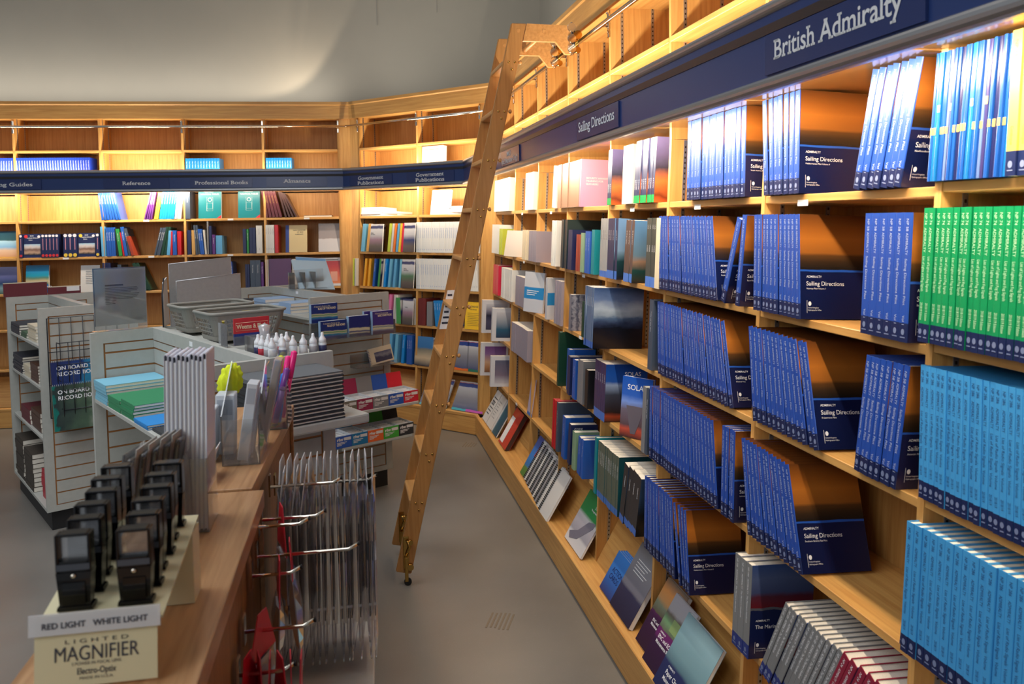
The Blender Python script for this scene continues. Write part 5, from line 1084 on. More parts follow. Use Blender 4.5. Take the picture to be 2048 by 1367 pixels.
row('R', 2, 3.362, 3.480, 4, 'grey_pale', 'grey code book', h=0.30, name='paperback', bay=4)
row('R', 2, 3.480, 3.630, 4, 'imo_navy', 'navy code book', h=0.30, name='paperback', bay=4)
CB = {}
def cover_art(nm, st, noise=0.03, sc=12): return ramp_mat(nm, 'z', st, 0.3, noise, sc)
style('dkgreenart', spine('dkg_sp', (48, 52, 56)), cover_art('dark_teal_cover', [(0, (26, 40, 60)), (0.15, (34, 54, 60)), (0.3, (40, 52, 50))]), None, None, None, False)
row('R', 2, 2.336, 2.439, 2, 'white', 'white folder', h=0.29, name='paperback', bay=2)
row('R', 2, 2.563, 2.693, 4, 'dkgreenart', 'dark covered book', h=0.295, name='paperback', bay=3)
row('R', 2, 2.727, 2.816, 1, 'p_navy', 'indigo framed book', h=0.235, name='paperback', bay=3)
row('R', 2, 2.902, 2.996, 2, 'p_rust', 'red and yellow book', h=0.21, name='paperback', bay=3)
row('R', 2, 3.006, 3.066, 1, 'p_palegreen', 'pale green book', h=0.22, name='paperback', bay=3)
row('R', 2, 3.085, 3.181, 2, 'p_blue', 'blue seafaring book', h=0.23, name='paperback', bay=3)
row('R', 2, 3.200, 3.255, 1, 'p_teal', 'turquoise book', h=0.24, name='paperback', bay=3)
faceout('R', 2, 0.924, 0.26, 0.21, 0.02, cover_art('chart_cover', [(0, (220, 206, 190)), (0.1, (224, 212, 200)), (0.21, (218, 206, 196))], 0.01), 'cream book with a route chart cover facing out', q=-0.07, yaw=24, bay=1, spinec=mat('black_spine', (40, 42, 46)))
row('R', 2, 1.653, 1.909, 8, 'lilac_grey', 'shrink wrapped grey booklet', h=0.215, name='booklet', bay=1)
row('R', 2, 1.446, 1.620, 4, 'cream', 'cream booklet', h=0.22, name='booklet', bay=1)
row('R', 2, 0.129, 0.478, 5, 'white', 'white chapter booklet', h=0.255, name='booklet', bay=0)
row('R', 2, 0.501, 0.618, 2, 'p_limey', 'pale yellow booklet', h=0.22, name='booklet', bay=0)
# ---- third shelf
row('R', 3, 5.817, 6.131, 18, 'tide_blue', 'light blue signal list', name='signal_list', lean=-3, bay=7)
row('R', 3, 5.570, 5.737, 8, 'pilot', 'leaning blue pilot book', lean=5.5, title=adm('Antarctic Pilot'), name='pilot_book', bay=6)
row('R', 3, 5.031, 5.416, 13, 'pilot', 'left leaning blue pilot book', lean=-11, lean2=-17.5, title=adm('St Lawrence Pilot'), name='pilot_book', bay=6)
row('R', 3, 4.181, 4.886, 22, 'pilot', 'blue pilot book', lean=-7, lean2=-19, title=adm('Channel Pilot'), name='pilot_book')
row('R', 3, 4.062, 4.110, 1, 'p_slate', 'grey blue pilot book at the divider', name='pilot_book', bay=4)
row('R', 3, 3.993, 4.031, 1, 'p_lightblue', 'pale red and white book behind the storm cover', h=0.27, q=0.12, name='paperback', bay=4)
row('R', 3, 3.332, 3.486, 6, 'storm', 'storm ship covered book', h=0.31, d=0.265, q=-0.09, name='paperback', bay=4)
row('R', 3, 3.196, 3.252, 1, 'p_slate', 'small blue code book leaning', h=0.21, lean=3, name='paperback', bay=3)
style('hatch', spine('hatch_sp', (120, 122, 136)), ramp_mat('hatched_cover', 'y', [(0, (70, 74, 96)), (0.02, (150, 152, 166)), (0.04, (70, 74, 96)), (0.06, (160, 160, 170)), (0.08, (70, 76, 98)), (0.1, (150, 152, 166)), (0.15, (80, 84, 104))], 0.4, 0.06, 60), None, None, None, False)
row('R', 3, 2.743, 2.788, 1, 'hatch', 'grey book with a hatched cover', h=0.215, d=0.18, name='paperback', bay=3)
row('R', 3, 3.031, 3.071, 1, 'p_dkgreen', 'dark green casualty code book', h=0.20, d=0.15, name='paperback', bay=3, title=(('CASUALTY', 0.012, 0.165, 0.015), ('INVEST.', 0.012, 0.145, 0.015), ('CODE', 0.012, 0.125, 0.015)))
row('R', 3, 3.120, 3.149, 1, 'p_blue', 'blue card book beside the casualty code', h=0.2, d=0.15, name='paperback', bay=3)
BLUB = ramp_mat('white_blue_band', 'z', [(0, (196, 198, 206)), (0.092, (196, 198, 206)), (0.096, (38, 132, 194)), (0.176, (38, 132, 194)), (0.18, (200, 202, 208)), (0.29, (200, 202, 208))], 0.3, 0.02, 6)
style('blueband', spine('bb_sp', (196, 198, 206)), BLUB, None, None, None, False)
faceout('R', 3, 1.69, 0.215, 0.285, 0.012, BLUB, 'white manual with a broad blue band facing out', q=-0.062, lean=2, yaw=27, bay=2, name='manual', extra=dark_lines(3, 0.03, 0.16, 0.15, 0.014, 0.005, M_TXT))
row('R', 3, 2.164, 2.219, 1, 'blueband', 'second blue banded manual behind the first', h=0.275, d=0.2, q=-0.02, name='manual', bay=2)
row('R', 3, 2.406, 2.568, 5, 'lilac_grey', 'grey white manual', h=0.275, name='manual', bay=2)
row('R', 3, 1.171, 1.641, 7, 'lilac_grey', 'shrink wrapped grey booklet', h=0.225, name='booklet', bay=1)
row('R', 3, 0.187, 0.435, 2, 'p_crimson', 'white and red chapter book', h=0.26, name='booklet', bay=0)
row('R', 3, 0.554, 1.011, 6, 'white', 'white chapter booklet', h=0.255, name='booklet', bay=0)
# ---- fourth shelf
row('R', 4, 5.807, 6.252, 18, 'tide_blue', 'light blue signal list', name='signal_list', lean=0.0, bay=7)
row('R', 4, 5.058, 5.392, 12, 'pilot', 'left leaning blue pilot book', lean=-13.5, lean2=-20, title=adm('Southern Barents Sea Pilot'), name='pilot_book', bay=6)
row('R', 4, 5.765, 5.778, 1, 'pilot', 'single blue pilot book leaning on the divider', lean=4.0, q=0.0, name='pilot_book', bay=6)
row('R', 4, 4.166, 4.838, 22, 'pilot', 'blue pilot book', lean=-4, lean2=-13, title=adm('China Sea Pilot'), name='pilot_book')
row('R', 4, 4.861, 4.956, 4, 'pilot', 'blue pilot book, separate four', lean=-3, title=adm('Indonesia Pilot'), name='pilot_book', bay=5)
row('R', 4, 4.062, 4.100, 1, 'p_grey', 'thick grey manual at the divider', h=0.29, name='manual', bay=4)
row('R', 4, 4.106, 4.130, 1, 'p_slate', 'slate manual at the divider', h=0.29, name='manual', bay=4)
row('R', 4, 3.347, 3.536, 6, 'solas', 'purple spined convention book', h=0.295, name='paperback', bay=4, title=(('SOLAS', 0.10, 0.235, 0.022),))
faceout('R', 4, 3.798, 0.165, 0.285, 0.02, ramp_mat('solas_front', 'z', [(0, (60, 44, 46)), (0.04, (190, 80, 60)), (0.06, (90, 70, 76)), (0.13, (110, 100, 116)), (0.17, (120, 150, 220)), (0.2, (50, 96, 190)), (0.285, (30, 84, 180))], 0.22, 0.03, 14), 'blue SOLAS book facing out with a ship bow', q=-0.04, lean=3, yaw=38, bay=4, lines=(('SOLAS', 0.03, 0.225, 0.026),),
        extra=lambda o, w, h: (lambda m: (m.prism([(0.03, 0.15), (0.125, 0.15), (0.105, 0.075), (0.085, 0.02), (0.06, 0.02)], 'y', -0.0012, -0.0004), m.build('bow_picture', mat('bow_grey', (104, 96, 106), 0.3), o)))(MB()))
row('R', 4, 2.566, 2.603, 1, 'p_dkgreen', 'large dark green cover book', h=0.335, d=0.24, name='paperback', bay=3)
row('R', 4, 2.699, 2.757, 1, 'p_blue', 'blue book in front of the dark green cover', h=0.25, d=0.16, q=-0.005, name='paperback', bay=3)
row('R', 4, 2.803, 2.881, 2, 'p_navy', 'red and black covered book', h=0.225, name='paperback', bay=3)
row('R', 4, 2.935, 2.998, 1, 'p_blue', 'mid blue manual', h=0.225, name='paperback', bay=3)
row('R', 4, 3.029, 3.130, 2, 'p_grey', 'grey manual', h=0.24, name='paperback', bay=3)
row('R', 4, 3.179, 3.236, 1, 'p_black', 'black code book', h=0.21, name='paperback', bay=3)
row('R', 4, 2.490, 2.528, 1, 'p_limey', 'thin yellow book', h=0.33, d=0.2, q=0.08, name='booklet', bay=2)
row('R', 4, 1.146, 1.732, 8, 'lilac_grey', 'lilac grey shrink wrapped booklet', h=0.225, name='booklet', bay=1)
# ---- fifth shelf
row('R', 5, 5.824, 6.5, 4, 'p_red', 'red volume', h=0.29, name='book', bay=7)
row('R', 5, 4.995, 5.108, 3, 'handbook', "grey mariner's handbook", h=0.305, title=adm('', "The Mariner's Handbook"), name='handbook', bay=5)
row('R', 5, 5.180, 5.469, 12, 'handbook', 'leaning grey handbook', lean=26, name='handbook', bay=6)
row('R', 5, 5.471, 5.637, 5, 'maroon_np', 'leaning maroon distance table book', lean=26, name='handbook', bay=6)
row('R', 5, 4.176, 4.523, 10, 'pilot', 'blue pilot book', lean=-4, lean2=-12, title=None, name='pilot_book')
row('R', 5, 4.557, 4.665, 4, 'pilot', 'left leaning blue pilot book', lean=-17, lean2=-13, title=adm('Mediterranean Pilot Volume 5'), name='pilot_book', bay=5)
row('R', 5, 3.437, 3.472, 1, 'p_teal', 'teal code book with a white letter block', h=0.29, name='paperback', bay=4)
row('R', 5, 3.489, 3.808, 11, 'imo_green', 'olive code book', h=0.285, name='paperback', bay=4, title=(('IAMSAR', 0.06, 0.16, 0.02),))
row('R', 5, 3.844, 4.011, 3, 'imo_dark', 'leaning dark blue-footed code book', h=0.285, lean=10.5, name='paperback', bay=4)
row('R', 5, 4.011, 4.063, 1, 'imo_dark', 'last leaning dark code book with a ship cover', h=0.28, lean=10.5, name='paperback', bay=4, title=(('SHIP', 0.06, 0.05, 0.016),))
row('R', 5, 2.546, 2.634, 4, 'p_red', 'thin red and white book', h=0.30, name='booklet', bay=3)
row('R', 5, 2.646, 2.683, 1, 'p_slate', 'large dark blue cover book', h=0.30, d=0.23, name='paperback', bay=3)
row('R', 5, 2.778, 2.847, 1, 'p_blue', 'tilted blue code book', h=0.25, d=0.17, lean=3, name='paperback', bay=3)
row('R', 5, 2.903, 2.958, 1, 'p_navy', 'navy noise code book', h=0.235, d=0.16, lean=3, name='paperback', bay=3, title=(('CODE', 0.02, 0.205, 0.013), ('NOISE', 0.02, 0.187, 0.013)))
row('R', 5, 3.011, 3.064, 1, 'p_palegreen', 'pale green code book', h=0.215, d=0.15, name='paperback', bay=3)
row('R', 5, 3.105, 3.165, 1, 'p_blue', 'bright blue code book', h=0.21, d=0.15, lean=4, name='paperback', bay=3)
row('R', 5, 3.185, 3.224, 1, 'p_blue', 'deep blue code book', h=0.215, d=0.15, lean=2, name='paperback', bay=3)

# ---- binders shown face out at the narrow corner bay
plain('binder', (206, 208, 214), rough=0.3, hard=False)
def binder(r, x, h, desc, st, q=-0.10, d=0.25):
    o = place('binder', book_parts('binder', 0.045, h, d, None), tilt('R') @ Matrix.Translation((x, q, rz(shelf_z('R', r, 0)) + 0.0006)), '%s, %s, farthest bay, right wall' % (desc, ROWN[r]), 'binder', None)
    m = MB(); m.box(0.0452, 0.0464, 0.035, d - 0.02, 0.03, h - 0.035); m.build('cover_picture', ramp_mat('binder_picture_%d_%d' % (r, int(x * 100)), 'z', st, 0.3, 0.02, 12), o)
binder(4, 0.10, 0.30, 'white binder with a dark ship picture', [(0.03, (60, 60, 84)), (0.1, (70, 72, 100)), (0.16, (30, 34, 60)), (0.2, (120, 120, 140)), (0.26, (190, 192, 200))])
binder(5, 0.10, 0.30, 'white binder with a purple sunset picture', [(0.03, (120, 80, 60)), (0.08, (180, 130, 90)), (0.12, (196, 160, 130)), (0.2, (130, 96, 150)), (0.26, (110, 70, 130))])
binder(4, 0.62, 0.28, 'second white binder nearer the aisle', [(0.03, (40, 60, 90)), (0.1, (40, 90, 120)), (0.25, (200, 200, 206))])
binder(5, 0.62, 0.26, 'second white binder nearer the aisle', [(0.03, (190, 190, 200)), (0.1, (120, 110, 130)), (0.23, (90, 96, 120))])
faceout('R', 5, 1.650, 0.14, 0.27, 0.004, ramp_mat('lilac_leaflet', 'z', [(0, (60, 110, 180)), (0.02, (60, 110, 180)), (0.022, (176, 160, 180)), (0.27, (182, 168, 186))], 0.5, const=True), 'lilac leaflet with a blue foot facing out', q=0.000, lean=6, bay=1, name='leaflet')

# ---- bottom ledge of the right wall: items lying back against the sloping board
def ledge_item(w, x, wd, h, t, art, desc, lines=(), edge=None, tm=None, name='book', off=0.0, roll=0.0, extra=None, spinec=None, where='bottom ledge of right wall'):
    bd = BASED[w]
    o = thing(name, WALL[w] @ Matrix.Translation((x, bd + 0.036 - off, 0.1995 - off * 0.0)) @ Matrix.Rotation(R(-31), 4, 'X') @ Matrix.Rotation(R(roll), 4, 'Y'), '%s, %s' % (desc, where), 'book')
    m = MB(); m.box(0, wd, 0, 0.0012, 0, h, 0); m.box(0, 0.0012, 0.0012, t, 0, h, 1); m.box(0, wd, t, t + 0.001, 0, h, 1); m.build('cover', [art, spinec or art], o)
    m = MB(); m.box(0.0013, wd - 0.001, 0.0013, t, 0.001, h - 0.001); m.build('pages', edge or M_WHITE, o)
    if lines:
        m = MB()
        for body, xx, zz, size in lines: letters(m, body, lambda a, b: (xx + a, -0.0006, zz + b), size, bold=0.01)
        m.build('front_title', tm or M_TXT, o)
    if extra: extra(o, wd, h)
    return o
def xl(px, py): return px
LX = lambda v: v
def art2(nm, axis, st, noise=0.02, sc=10, rough=0.3): return ramp_mat(nm, axis, st, rough, noise, sc)
W_ST = mat('sheet_white', (206, 204, 202), 0.5)
ledge_item('R', 0.18, 0.20, 0.29, 0.012, W_ST, 'white report with dark heading, farthest', extra=dark_lines(6, 0.03, 0.17, 0.22, 0.03, 0.008), lines=(('ZONE', 0.03, 0.16, 0.03),), tm=M_TXTD)
ledge_item('R', 0.40, 0.22, 0.29, 0.012, W_ST, 'white manual with fine print beside the dark headed report', extra=dark_lines(7, 0.03, 0.14, 0.23, 0.024))
ledge_item('R', 0.66, 0.21, 0.28, 0.010, art2('teal_lines', 'x', [(0, (220, 220, 220)), (0.04, (26, 90, 110)), (0.21, (24, 70, 90))], 0.0), 'dark teal leaflet with white margin, left of the red pack')
REDP = mat('red_wrapped', (196, 62, 48), 0.18)
ledge_item('R', 0.98, 0.28, 0.31, 0.035, REDP, 'thick red shrink wrapped pack', edge=mat('dark_edge', (60, 40, 40), 0.4), extra=lambda o, w, h: (lambda m: (m.box(0.015, 0.125, -0.0014, -0.0004, 0.02, 0.24), m.build('white_label', M_WHITE, o)))(MB()))
ledge_item('R', 1.83, 0.21, 0.297, 0.012, art2('boat_blue', 'z', [(0, (60, 120, 60)), (0.06, (90, 130, 60)), (0.075, (40, 110, 170)), (0.16, (44, 120, 200)), (0.297, (40, 70, 150))]), 'blue lifesaving book with a red boat', extra=lambda o, w, h: (lambda m: (m.prism([(0.10, 0.16), (0.17, 0.15), (0.19, 0.22), (0.15, 0.25), (0.12, 0.24)], 'y', -0.0012, -0.0004), m.build('boat_picture', mat('boat_red', (190, 60, 70), 0.4), o)))(MB()))
def spiral(x, desc, cov, off):
    def ex(o, w, h):
        m = MB()
        for i in range(22): m.tube([(0.006 + 0.017 * math.cos(k), 0.006 + 0.014 * math.sin(k), 0.012 + i * 0.0127) for k in [j * math.pi / 4 for j in range(8)]], 0.0040, 5, closed=True)
        m.build('comb_binding', M_BLACK, o)
    ledge_item('R', x, 0.205, 0.297, 0.012, cov, desc, extra=ex, off=off, name='comb_bound_manual')
GCV = mat('clear_grey_cover', (150, 150, 156), 0.25)
for i in range(7): spiral(1.97 + i * 0.088, '%s comb bound manual from left in the overlapping fan' % ORD[i], GCV if i in (1, 3, 5) else W_ST, 0.003 + 0.006 * i)
spiral(2.60, 'rightmost comb bound manual with a plain white sheet', W_ST, 0.046)
LYN = art2('harbour_map_cover', 'z', [(0, (206, 204, 206)), (0.06, (196, 196, 200)), (0.075, (150, 148, 160)), (0.14, (170, 166, 176)), (0.17, (186, 186, 190)), (0.19, (30, 130, 72)), (0.30, (26, 124, 66))], 0.0)
ledge_item('R', 3.05, 0.32, 0.305, 0.010, LYN, 'large white and green harbour atlas', lines=(('LYNX', 0.19, 0.245, 0.018), ('The Large Yacht Notes', 0.15, 0.225, 0.010)), extra=lambda o, w, h: (lambda m: (m.prism([(0.06, 0.02), (0.16, 0.05), (0.285, 0.16), (0.29, 0.19), (0.26, 0.185), (0.20, 0.17), (0.12, 0.09), (0.02, 0.05)], 'y', -0.0012, -0.0004), m.build('hull_picture', mat('hull_grey', (110, 108, 124), 0.4), o)))(MB()))
for i in range(4):
    ledge_item('R', 3.705 + i * 0.003, 0.175, 0.20, 0.008, art2('action_cards', 'z', [(0, (52, 58, 112)), (0.07, (48, 96, 170)), (0.2, (52, 124, 204))]), '%s blue card pad from the front, small stack' % ORD[i] if i else 'front blue ACTION CARDS pad of the small stack', lines=(('ACTION', 0.035, 0.105, 0.026), ('CARDS', 0.035, 0.072, 0.026)) if i == 0 else (), tm=mat('dark_blue_print', (24, 40, 96), 0.4), off=-0.011 * i, name='card_pad')
ledge_item('R', 3.875, 0.26, 0.32, 0.022, art2('grey_sea_cover', 'z', [(0, (34, 34, 60)), (0.11, (48, 48, 76)), (0.125, (104, 104, 118)), (0.22, (128, 128, 136)), (0.32, (124, 128, 134))], 0.02), 'grey book with a dark sea band beside the card pads', extra=dark_lines(5, 0.05, 0.2, 0.25, 0.014, 0.003, M_WHITE), off=0.004)
ENC = [(0, (44, 26, 50)), (0.135, (56, 28, 64)), (0.15, (90, 40, 90)), (0.152, (96, 90, 74)), (0.19, (120, 130, 110)), (0.21, (190, 140, 90)), (0.25, (206, 140, 80)), (0.297, (120, 110, 100))]
ENC2 = [(0, (40, 24, 52)), (0.10, (52, 26, 64)), (0.115, (96, 34, 96)), (0.15, (100, 36, 98)), (0.152, (90, 96, 84)), (0.19, (110, 150, 110)), (0.215, (96, 90, 84)), (0.23, (150, 150, 156)), (0.297, (156, 156, 166))]
ledge_item('R', 4.215, 0.21, 0.297, 0.02, art2('bridge_sunset', 'z', ENC, 0.03, 14), 'purple record book with an orange bridge picture', lines=(('ENC and ECDIS', 0.05, 0.115, 0.012), ('Maintenance', 0.05, 0.098, 0.012)), off=0.0)
ledge_item('R', 4.365, 0.21, 0.297, 0.012, art2('bridge_screen', 'z', ENC2, 0.03, 14), 'purple record book with a chart screen picture', lines=(('ADMIRALTY', 0.03, 0.135, 0.007), ('ENC and ECDIS', 0.03, 0.113, 0.016), ('Maintenance Record', 0.03, 0.092, 0.014)), off=0.026, extra=lambda o, w, h: (lambda m: (m.box(0.08, 0.16, -0.0012, -0.0004, 0.165, 0.215), m.build('screen_picture', mat('screen_green', (126, 150, 100), 0.3), o)))(MB()))
ledge_item('R', 4.53, 0.30, 0.297, 0.014, art2('paper_chart_cover', 'z', [(0, (30, 40, 84)), (0.10, (36, 46, 92)), (0.115, (84, 116, 130)), (0.15, (110, 146, 158)), (0.2, (120, 156, 168)), (0.25, (140, 176, 186)), (0.297, (110, 140, 150))], 0.02, 8), 'pale blue paper chart record book', lines=(('ADMIRALTY', 0.05, 0.088, 0.008), ('Paper Chart', 0.05, 0.062, 0.018), ('Maintenance Record', 0.05, 0.038, 0.016)), off=0.044)

# ---- books above the right wall sign
for x, n in ((3.453 - 0.02, 4),):
    for i in range(n):
        xx = 3.31 + i * 0.017
        place('paperback', book_parts('p_slate', 0.016, 0.27, 0.2, None), WALL['R'] @ Matrix.Translation((xx, TOPD['R'] + 0.005, 2.3885)), '%s dark spined book from left above the sailing sign, behind the ladder arm' % ORD[i], 'book', 'dark books above the sailing sign')

# ---- back wall
def rowB(r, x0, x1, n, key, desc, **k): row('B', r, x0, x1, n, key, desc, **k)
def upper(w, x0, x1, n, key, desc, h, lean=0.0):
    pitch = (x1 - x0) / n
    b = bayidx(w, (x0 + x1) / 2); bn = BAY[w, b]
    for i in range(n):
        wd = round(pitch - 0.0006, 4); L = Matrix.Rotation(R(lean), 4, 'Y')
        place('volume', book_parts(key, wd, h, 0.2, None), WALL[w] @ Matrix.Translation((x0 + i * pitch, TOPD[w] + 0.004, 2.3888)) @ L, '%s %s from left, shelf above sign, %s' % (ORD[i], desc, bn), 'book', '%ss above sign, %s' % (desc, bn))
plain('royal', (30, 62, 178), [('Nautical Almanac 2018', 0.03, 0.10)], M_TXT, 0.4); plain('cyan', (24, 128, 200), [('Tide Tables', 0.03, 0.08)], M_TXT, 0.4)
upper('B', -3.20, -2.50, 29, 'royal', 'royal blue volume', 0.285, -1.0)
upper('B', -3.62, -3.235, 16, 'royal', 'royal blue volume', 0.285, 2.0)
upper('B', -1.585, -1.25, 12, 'cyan', 'cyan volume', 0.27)
upper('B', -0.79, -0.53, 10, 'cyan', 'cyan volume', 0.27)
rowB(1, -2.412, -2.220, 7, 'p_blue', 'pale blue spined book leaning left', h=0.30, lean=-6, lean2=-12)
rowB(1, -2.004, -1.921, 4, 'p_purple', 'purple spined book leaning right', h=0.28, lean=14, lean2=10)
rowB(1, -1.907, -1.868, 2, 'p_yellow', 'yellow spined book leaning right', h=0.27, lean=10)
rowB(1, -1.858, -1.712, 6, 'p_brightblue', 'blue spined book leaning right', h=0.285, lean=8)
rowB(1, -1.707, -1.644, 3, 'offw' if False else 'p_offwhite', 'white spined book leaning right', h=0.28, lean=7)
rowB(1, -1.602, -1.551, 1, 'p_slate', 'thick slate slipcase book', h=0.31)
NOR = mat('norie_teal', (10, 122, 134), 0.35)
def norie(o, w, h):
    m = MB()
    cx, z = w / 2, h * 0.53
    for a, b in ((0.030, 0.026),): m.tube([(cx + 0.018 * math.cos(k * math.pi / 10), -0.0006, z + 0.035 + 0.018 * math.sin(k * math.pi / 10)) for k in range(20)], 0.0035, 4, closed=True)
    m.tube([(cx - 0.03, -0.0006, z - 0.08), (cx + 0.03, -0.0006, z - 0.08), (cx + 0.03, -0.0006, z + 0.06), (cx - 0.03, -0.0006, z + 0.06)], 0.0013, 4, closed=True)
    m.tube([(cx - 0.028, -0.0006, z), (cx + 0.028, -0.0006, z), (cx + 0.028, -0.0006, z - 0.06), (cx - 0.028, -0.0006, z - 0.06)], 0.0010, 4, closed=True)
    m.build('instrument_emblem', M_TXT, o)
    m = MB(); m.face([(w, -0.0008, 0.0), (w, -0.0008, 0.035), (w - 0.045, -0.0008, 0.0)]); m.build('red_corner', mat('red_flash', (206, 40, 50), 0.4), o)
for a, b, ds in ((394, 440, 'teal tables book facing out beside the slate slipcase'), (474, 518, 'teal tables book facing out nearest the maroon almanacs')):
    x0 = -1.487 if a == 394 else -1.092; x1 = -1.261 if a == 394 else -0.873
    faceout('B', 1, x0, x1 - x0, 0.30, 0.04, NOR, ds, lines=(("NORIE'S", (x1 - x0) * 0.24, 0.272, 0.019), ('NAUTICAL TABLES', (x1 - x0) * 0.10, 0.245, 0.0155)), extra=norie, lean=5)
rowB(1, -0.808, -0.632, 5, 'p_maroon', 'maroon almanac leaning left', h=0.275, lean=-8, lean2=-14)
rowB(1, -0.612, -0.470, 4, 'p_dkbrown', 'dark brown almanac leaning left', h=0.27, lean=-14, lean2=-26)
o = thing('almanac', tilt('B') @ Matrix.Translation((-0.425, 0.02, rz(ROWZ[1]) + 0.0006)), 'dark almanac lying flat beside the leaning maroon ones', 'book')
m = MB(); m.box(0, 0.29, 0, 0.2, 0, 0.0015); m.box(0, 0.29, 0, 0.2, 0.0165, 0.018); m.box(0, 0.0015, 0, 0.2, 0.0015, 0.0165); m.build('cover', mat('cover_flat_brown', (70, 54, 50), 0.4), o); m = MB(); m.box(0.0016, 0.285, 0.002, 0.198, 0.0016, 0.0164); m.build('pages', M_PAGE, o)
# almanac row with red and yellow discs
def disc(o, x, z, r, c, y=-0.0009):
    m = MB(); m.tube([(x, y, z), (x, y - 0.0005, z)], r, 12); m.build('disc', mat('disc_' + c, {'red': (206, 50, 56), 'yellow': (232, 196, 70), 'white': (226, 222, 230)}[c], 0.4), o)
def almanac(x0, x1, n, c, desc):
    p = (x1 - x0) / n
    for i in range(n):
        wd = round(p - 0.0008, 4)
        o = place('almanac', book_parts('p_navy', wd, 0.235, 0.18, None), tilt('B') @ Matrix.Translation((x0 + i * p, 0.0, rz(ROWZ[2]) + 0.0005)), (desc if n == 1 else '%s %s' % (ORD[i], desc) + ' from left') + ', second shelf, fourth-from-right bay, back wall', 'book', None if n == 1 else desc + 's')
        disc(o, wd / 2, 0.021, wd * 0.42, c); disc(o, wd / 2, 0.216, wd * 0.40, 'white')
        m = MB(); m.box(wd * 0.42, wd * 0.6, -0.0009, -0.0003, 0.075, 0.19); m.build('spine_title', mat('pinkish_print', (190, 130, 150), 0.5), o)
def alm_face(x0, x1, c, desc):
    w = x1 - x0
    def ex(o, ww, h):
        disc(o, 0.025, h - 0.025, 0.017, c); disc(o, ww - 0.02, h - 0.028, 0.014, 'white')
        m = MB(); m.box(0.008, ww - 0.006, -0.0012, -0.0003, 0.03, 0.135); m.build('picture', ramp_mat('marina_picture_' + c, 'z', [(0.03, (60, 54, 50)), (0.05, (180, 150, 130)), (0.08, (120, 90, 80)), (0.11, (200, 190, 190)), (0.135, (150, 190, 220))], 0.35, 0.04, 26), o)
    faceout('B', 2, x0, w, 0.237, 0.03, STY['p_navy']['sp'], desc, lines=(('2018', w * 0.38, 0.212, 0.012), ("Nautical Almanac", w * 0.16, 0.192, 0.012), ('Edition', w * 0.3, 0.172, 0.010)), extra=ex, lean=2, q=0.005)
almanac(-3.195, -3.164, 1, 'red', 'single navy almanac spine left of the marina cover')
alm_face(-3.160, -2.994, 'red', 'navy marina almanac with red disc facing out')
almanac(-2.989, -2.824, 5, 'red', 'navy almanac with a red disc')
almanac(-2.782, -2.649, 3, 'yellow', 'navy almanac with a yellow disc')
alm_face(-2.645, -2.478, 'yellow', 'navy harbour almanac with yellow disc facing out')
almanac(-2.473, -2.438, 1, 'yellow', 'single navy almanac spine at the divider')
rowB(2, -2.418, -2.373, 2, 'p_sky', 'light blue book', h=0.30, lean=-2)
rowB(2, -2.368, -2.282, 4, 'p_blue', 'blue book with white lettering', h=0.29, lean=-1.5)
rowB(2, -2.277, -2.258, 1, 'p_black', 'black book', h=0.28, lean=-3)
rowB(2, -2.253, -2.220, 1, 'p_green', 'green book', h=0.275, lean=-6)
rowB(2, -2.215, -2.200, 1, 'p_red', 'thin red book', h=0.24, lean=-7)
rowB(2, -2.196, -2.167, 1, 'p_blue', 'tall blue book leaning left', h=0.295, lean=-8)
rowB(2, -2.162, -2.138, 1, 'p_slate', 'slate book leaning left', h=0.28, lean=-9)
rowB(2, -2.133, -2.104, 1, 'p_rust', 'low rust coloured book leaning left', h=0.2, lean=-14)
rowB(2, -1.916, -1.857, 3, 'p_slate', 'dark slate book leaning right', h=0.285, lean=14)
rowB(2, -1.852, -1.799, 2, 'p_dkgreen', 'dark green book leaning right', h=0.29, lean=11)
rowB(2, -1.794, -1.760, 2, 'p_sky', 'sky blue book leaning right', h=0.25, lean=6)
for i, (a, b, k) in enumerate(((341, 345, 'red'), (346, 352, 'navy'), (353, 357, 'red'), (358, 362, 'red'))): pass
rowB(2, -1.755, -1.736, 1, 'p_red', 'red book left of the navy one', h=0.24, lean=2)
rowB(2, -1.731, -1.692, 1, 'p_blue', 'navy blue book between red ones', h=0.25)
rowB(2, -1.687, -1.648, 2, 'p_red', 'white lettered red book at the divider', h=0.24)
rowB(2, -1.614, -1.599, 1, 'p_red', 'thin crimson book', h=0.24)
rowB(2, -1.589, -1.550, 1, 'p_navy', 'navy cloth book', h=0.25)
rowB(2, -1.545, -1.511, 1, 'p_tan', 'tan cloth book', h=0.25)
rowB(2, -1.506, -1.466, 2, 'p_slate', 'slim grey book leaning left', h=0.30, lean=-4)
rowB(2, -1.462, -1.422, 2, 'p_blue', 'blue book leaning left', h=0.26, lean=-5)
rowB(2, -1.417, -1.398, 1, 'p_offwhite', 'white book', h=0.25, lean=-4)
rowB(2, -1.393, -1.378, 1, 'p_grey', 'tall silver grey book', h=0.335)
rowB(2, -1.373, -1.348, 1, 'p_navy', 'navy lettered book', h=0.29)
rowB(2, -1.343, -1.314, 1, 'p_purple', 'purple book', h=0.20)
rowB(2, -1.309, -1.245, 1, 'p_sky', 'low pale teal book', h=0.19)
rowB(2, -1.041, -1.006, 1, 'p_navy', 'navy gilt book left of the green spine', h=0.255)
rowB(2, -1.001, -0.981, 1, 'p_green', 'narrow green spine book', h=0.25)
rowB(2, -0.976, -0.911, 2, 'p_navy', 'navy gilt book', h=0.265)
rowB(2, -0.906, -0.846, 1, 'white', 'thick white book', h=0.285)
rowB(2, -0.811, -0.726, 4, 'white', 'white spined book', h=0.29)
rowB(2, -0.721, -0.686, 1, 'p_red', 'red spined book', h=0.29)
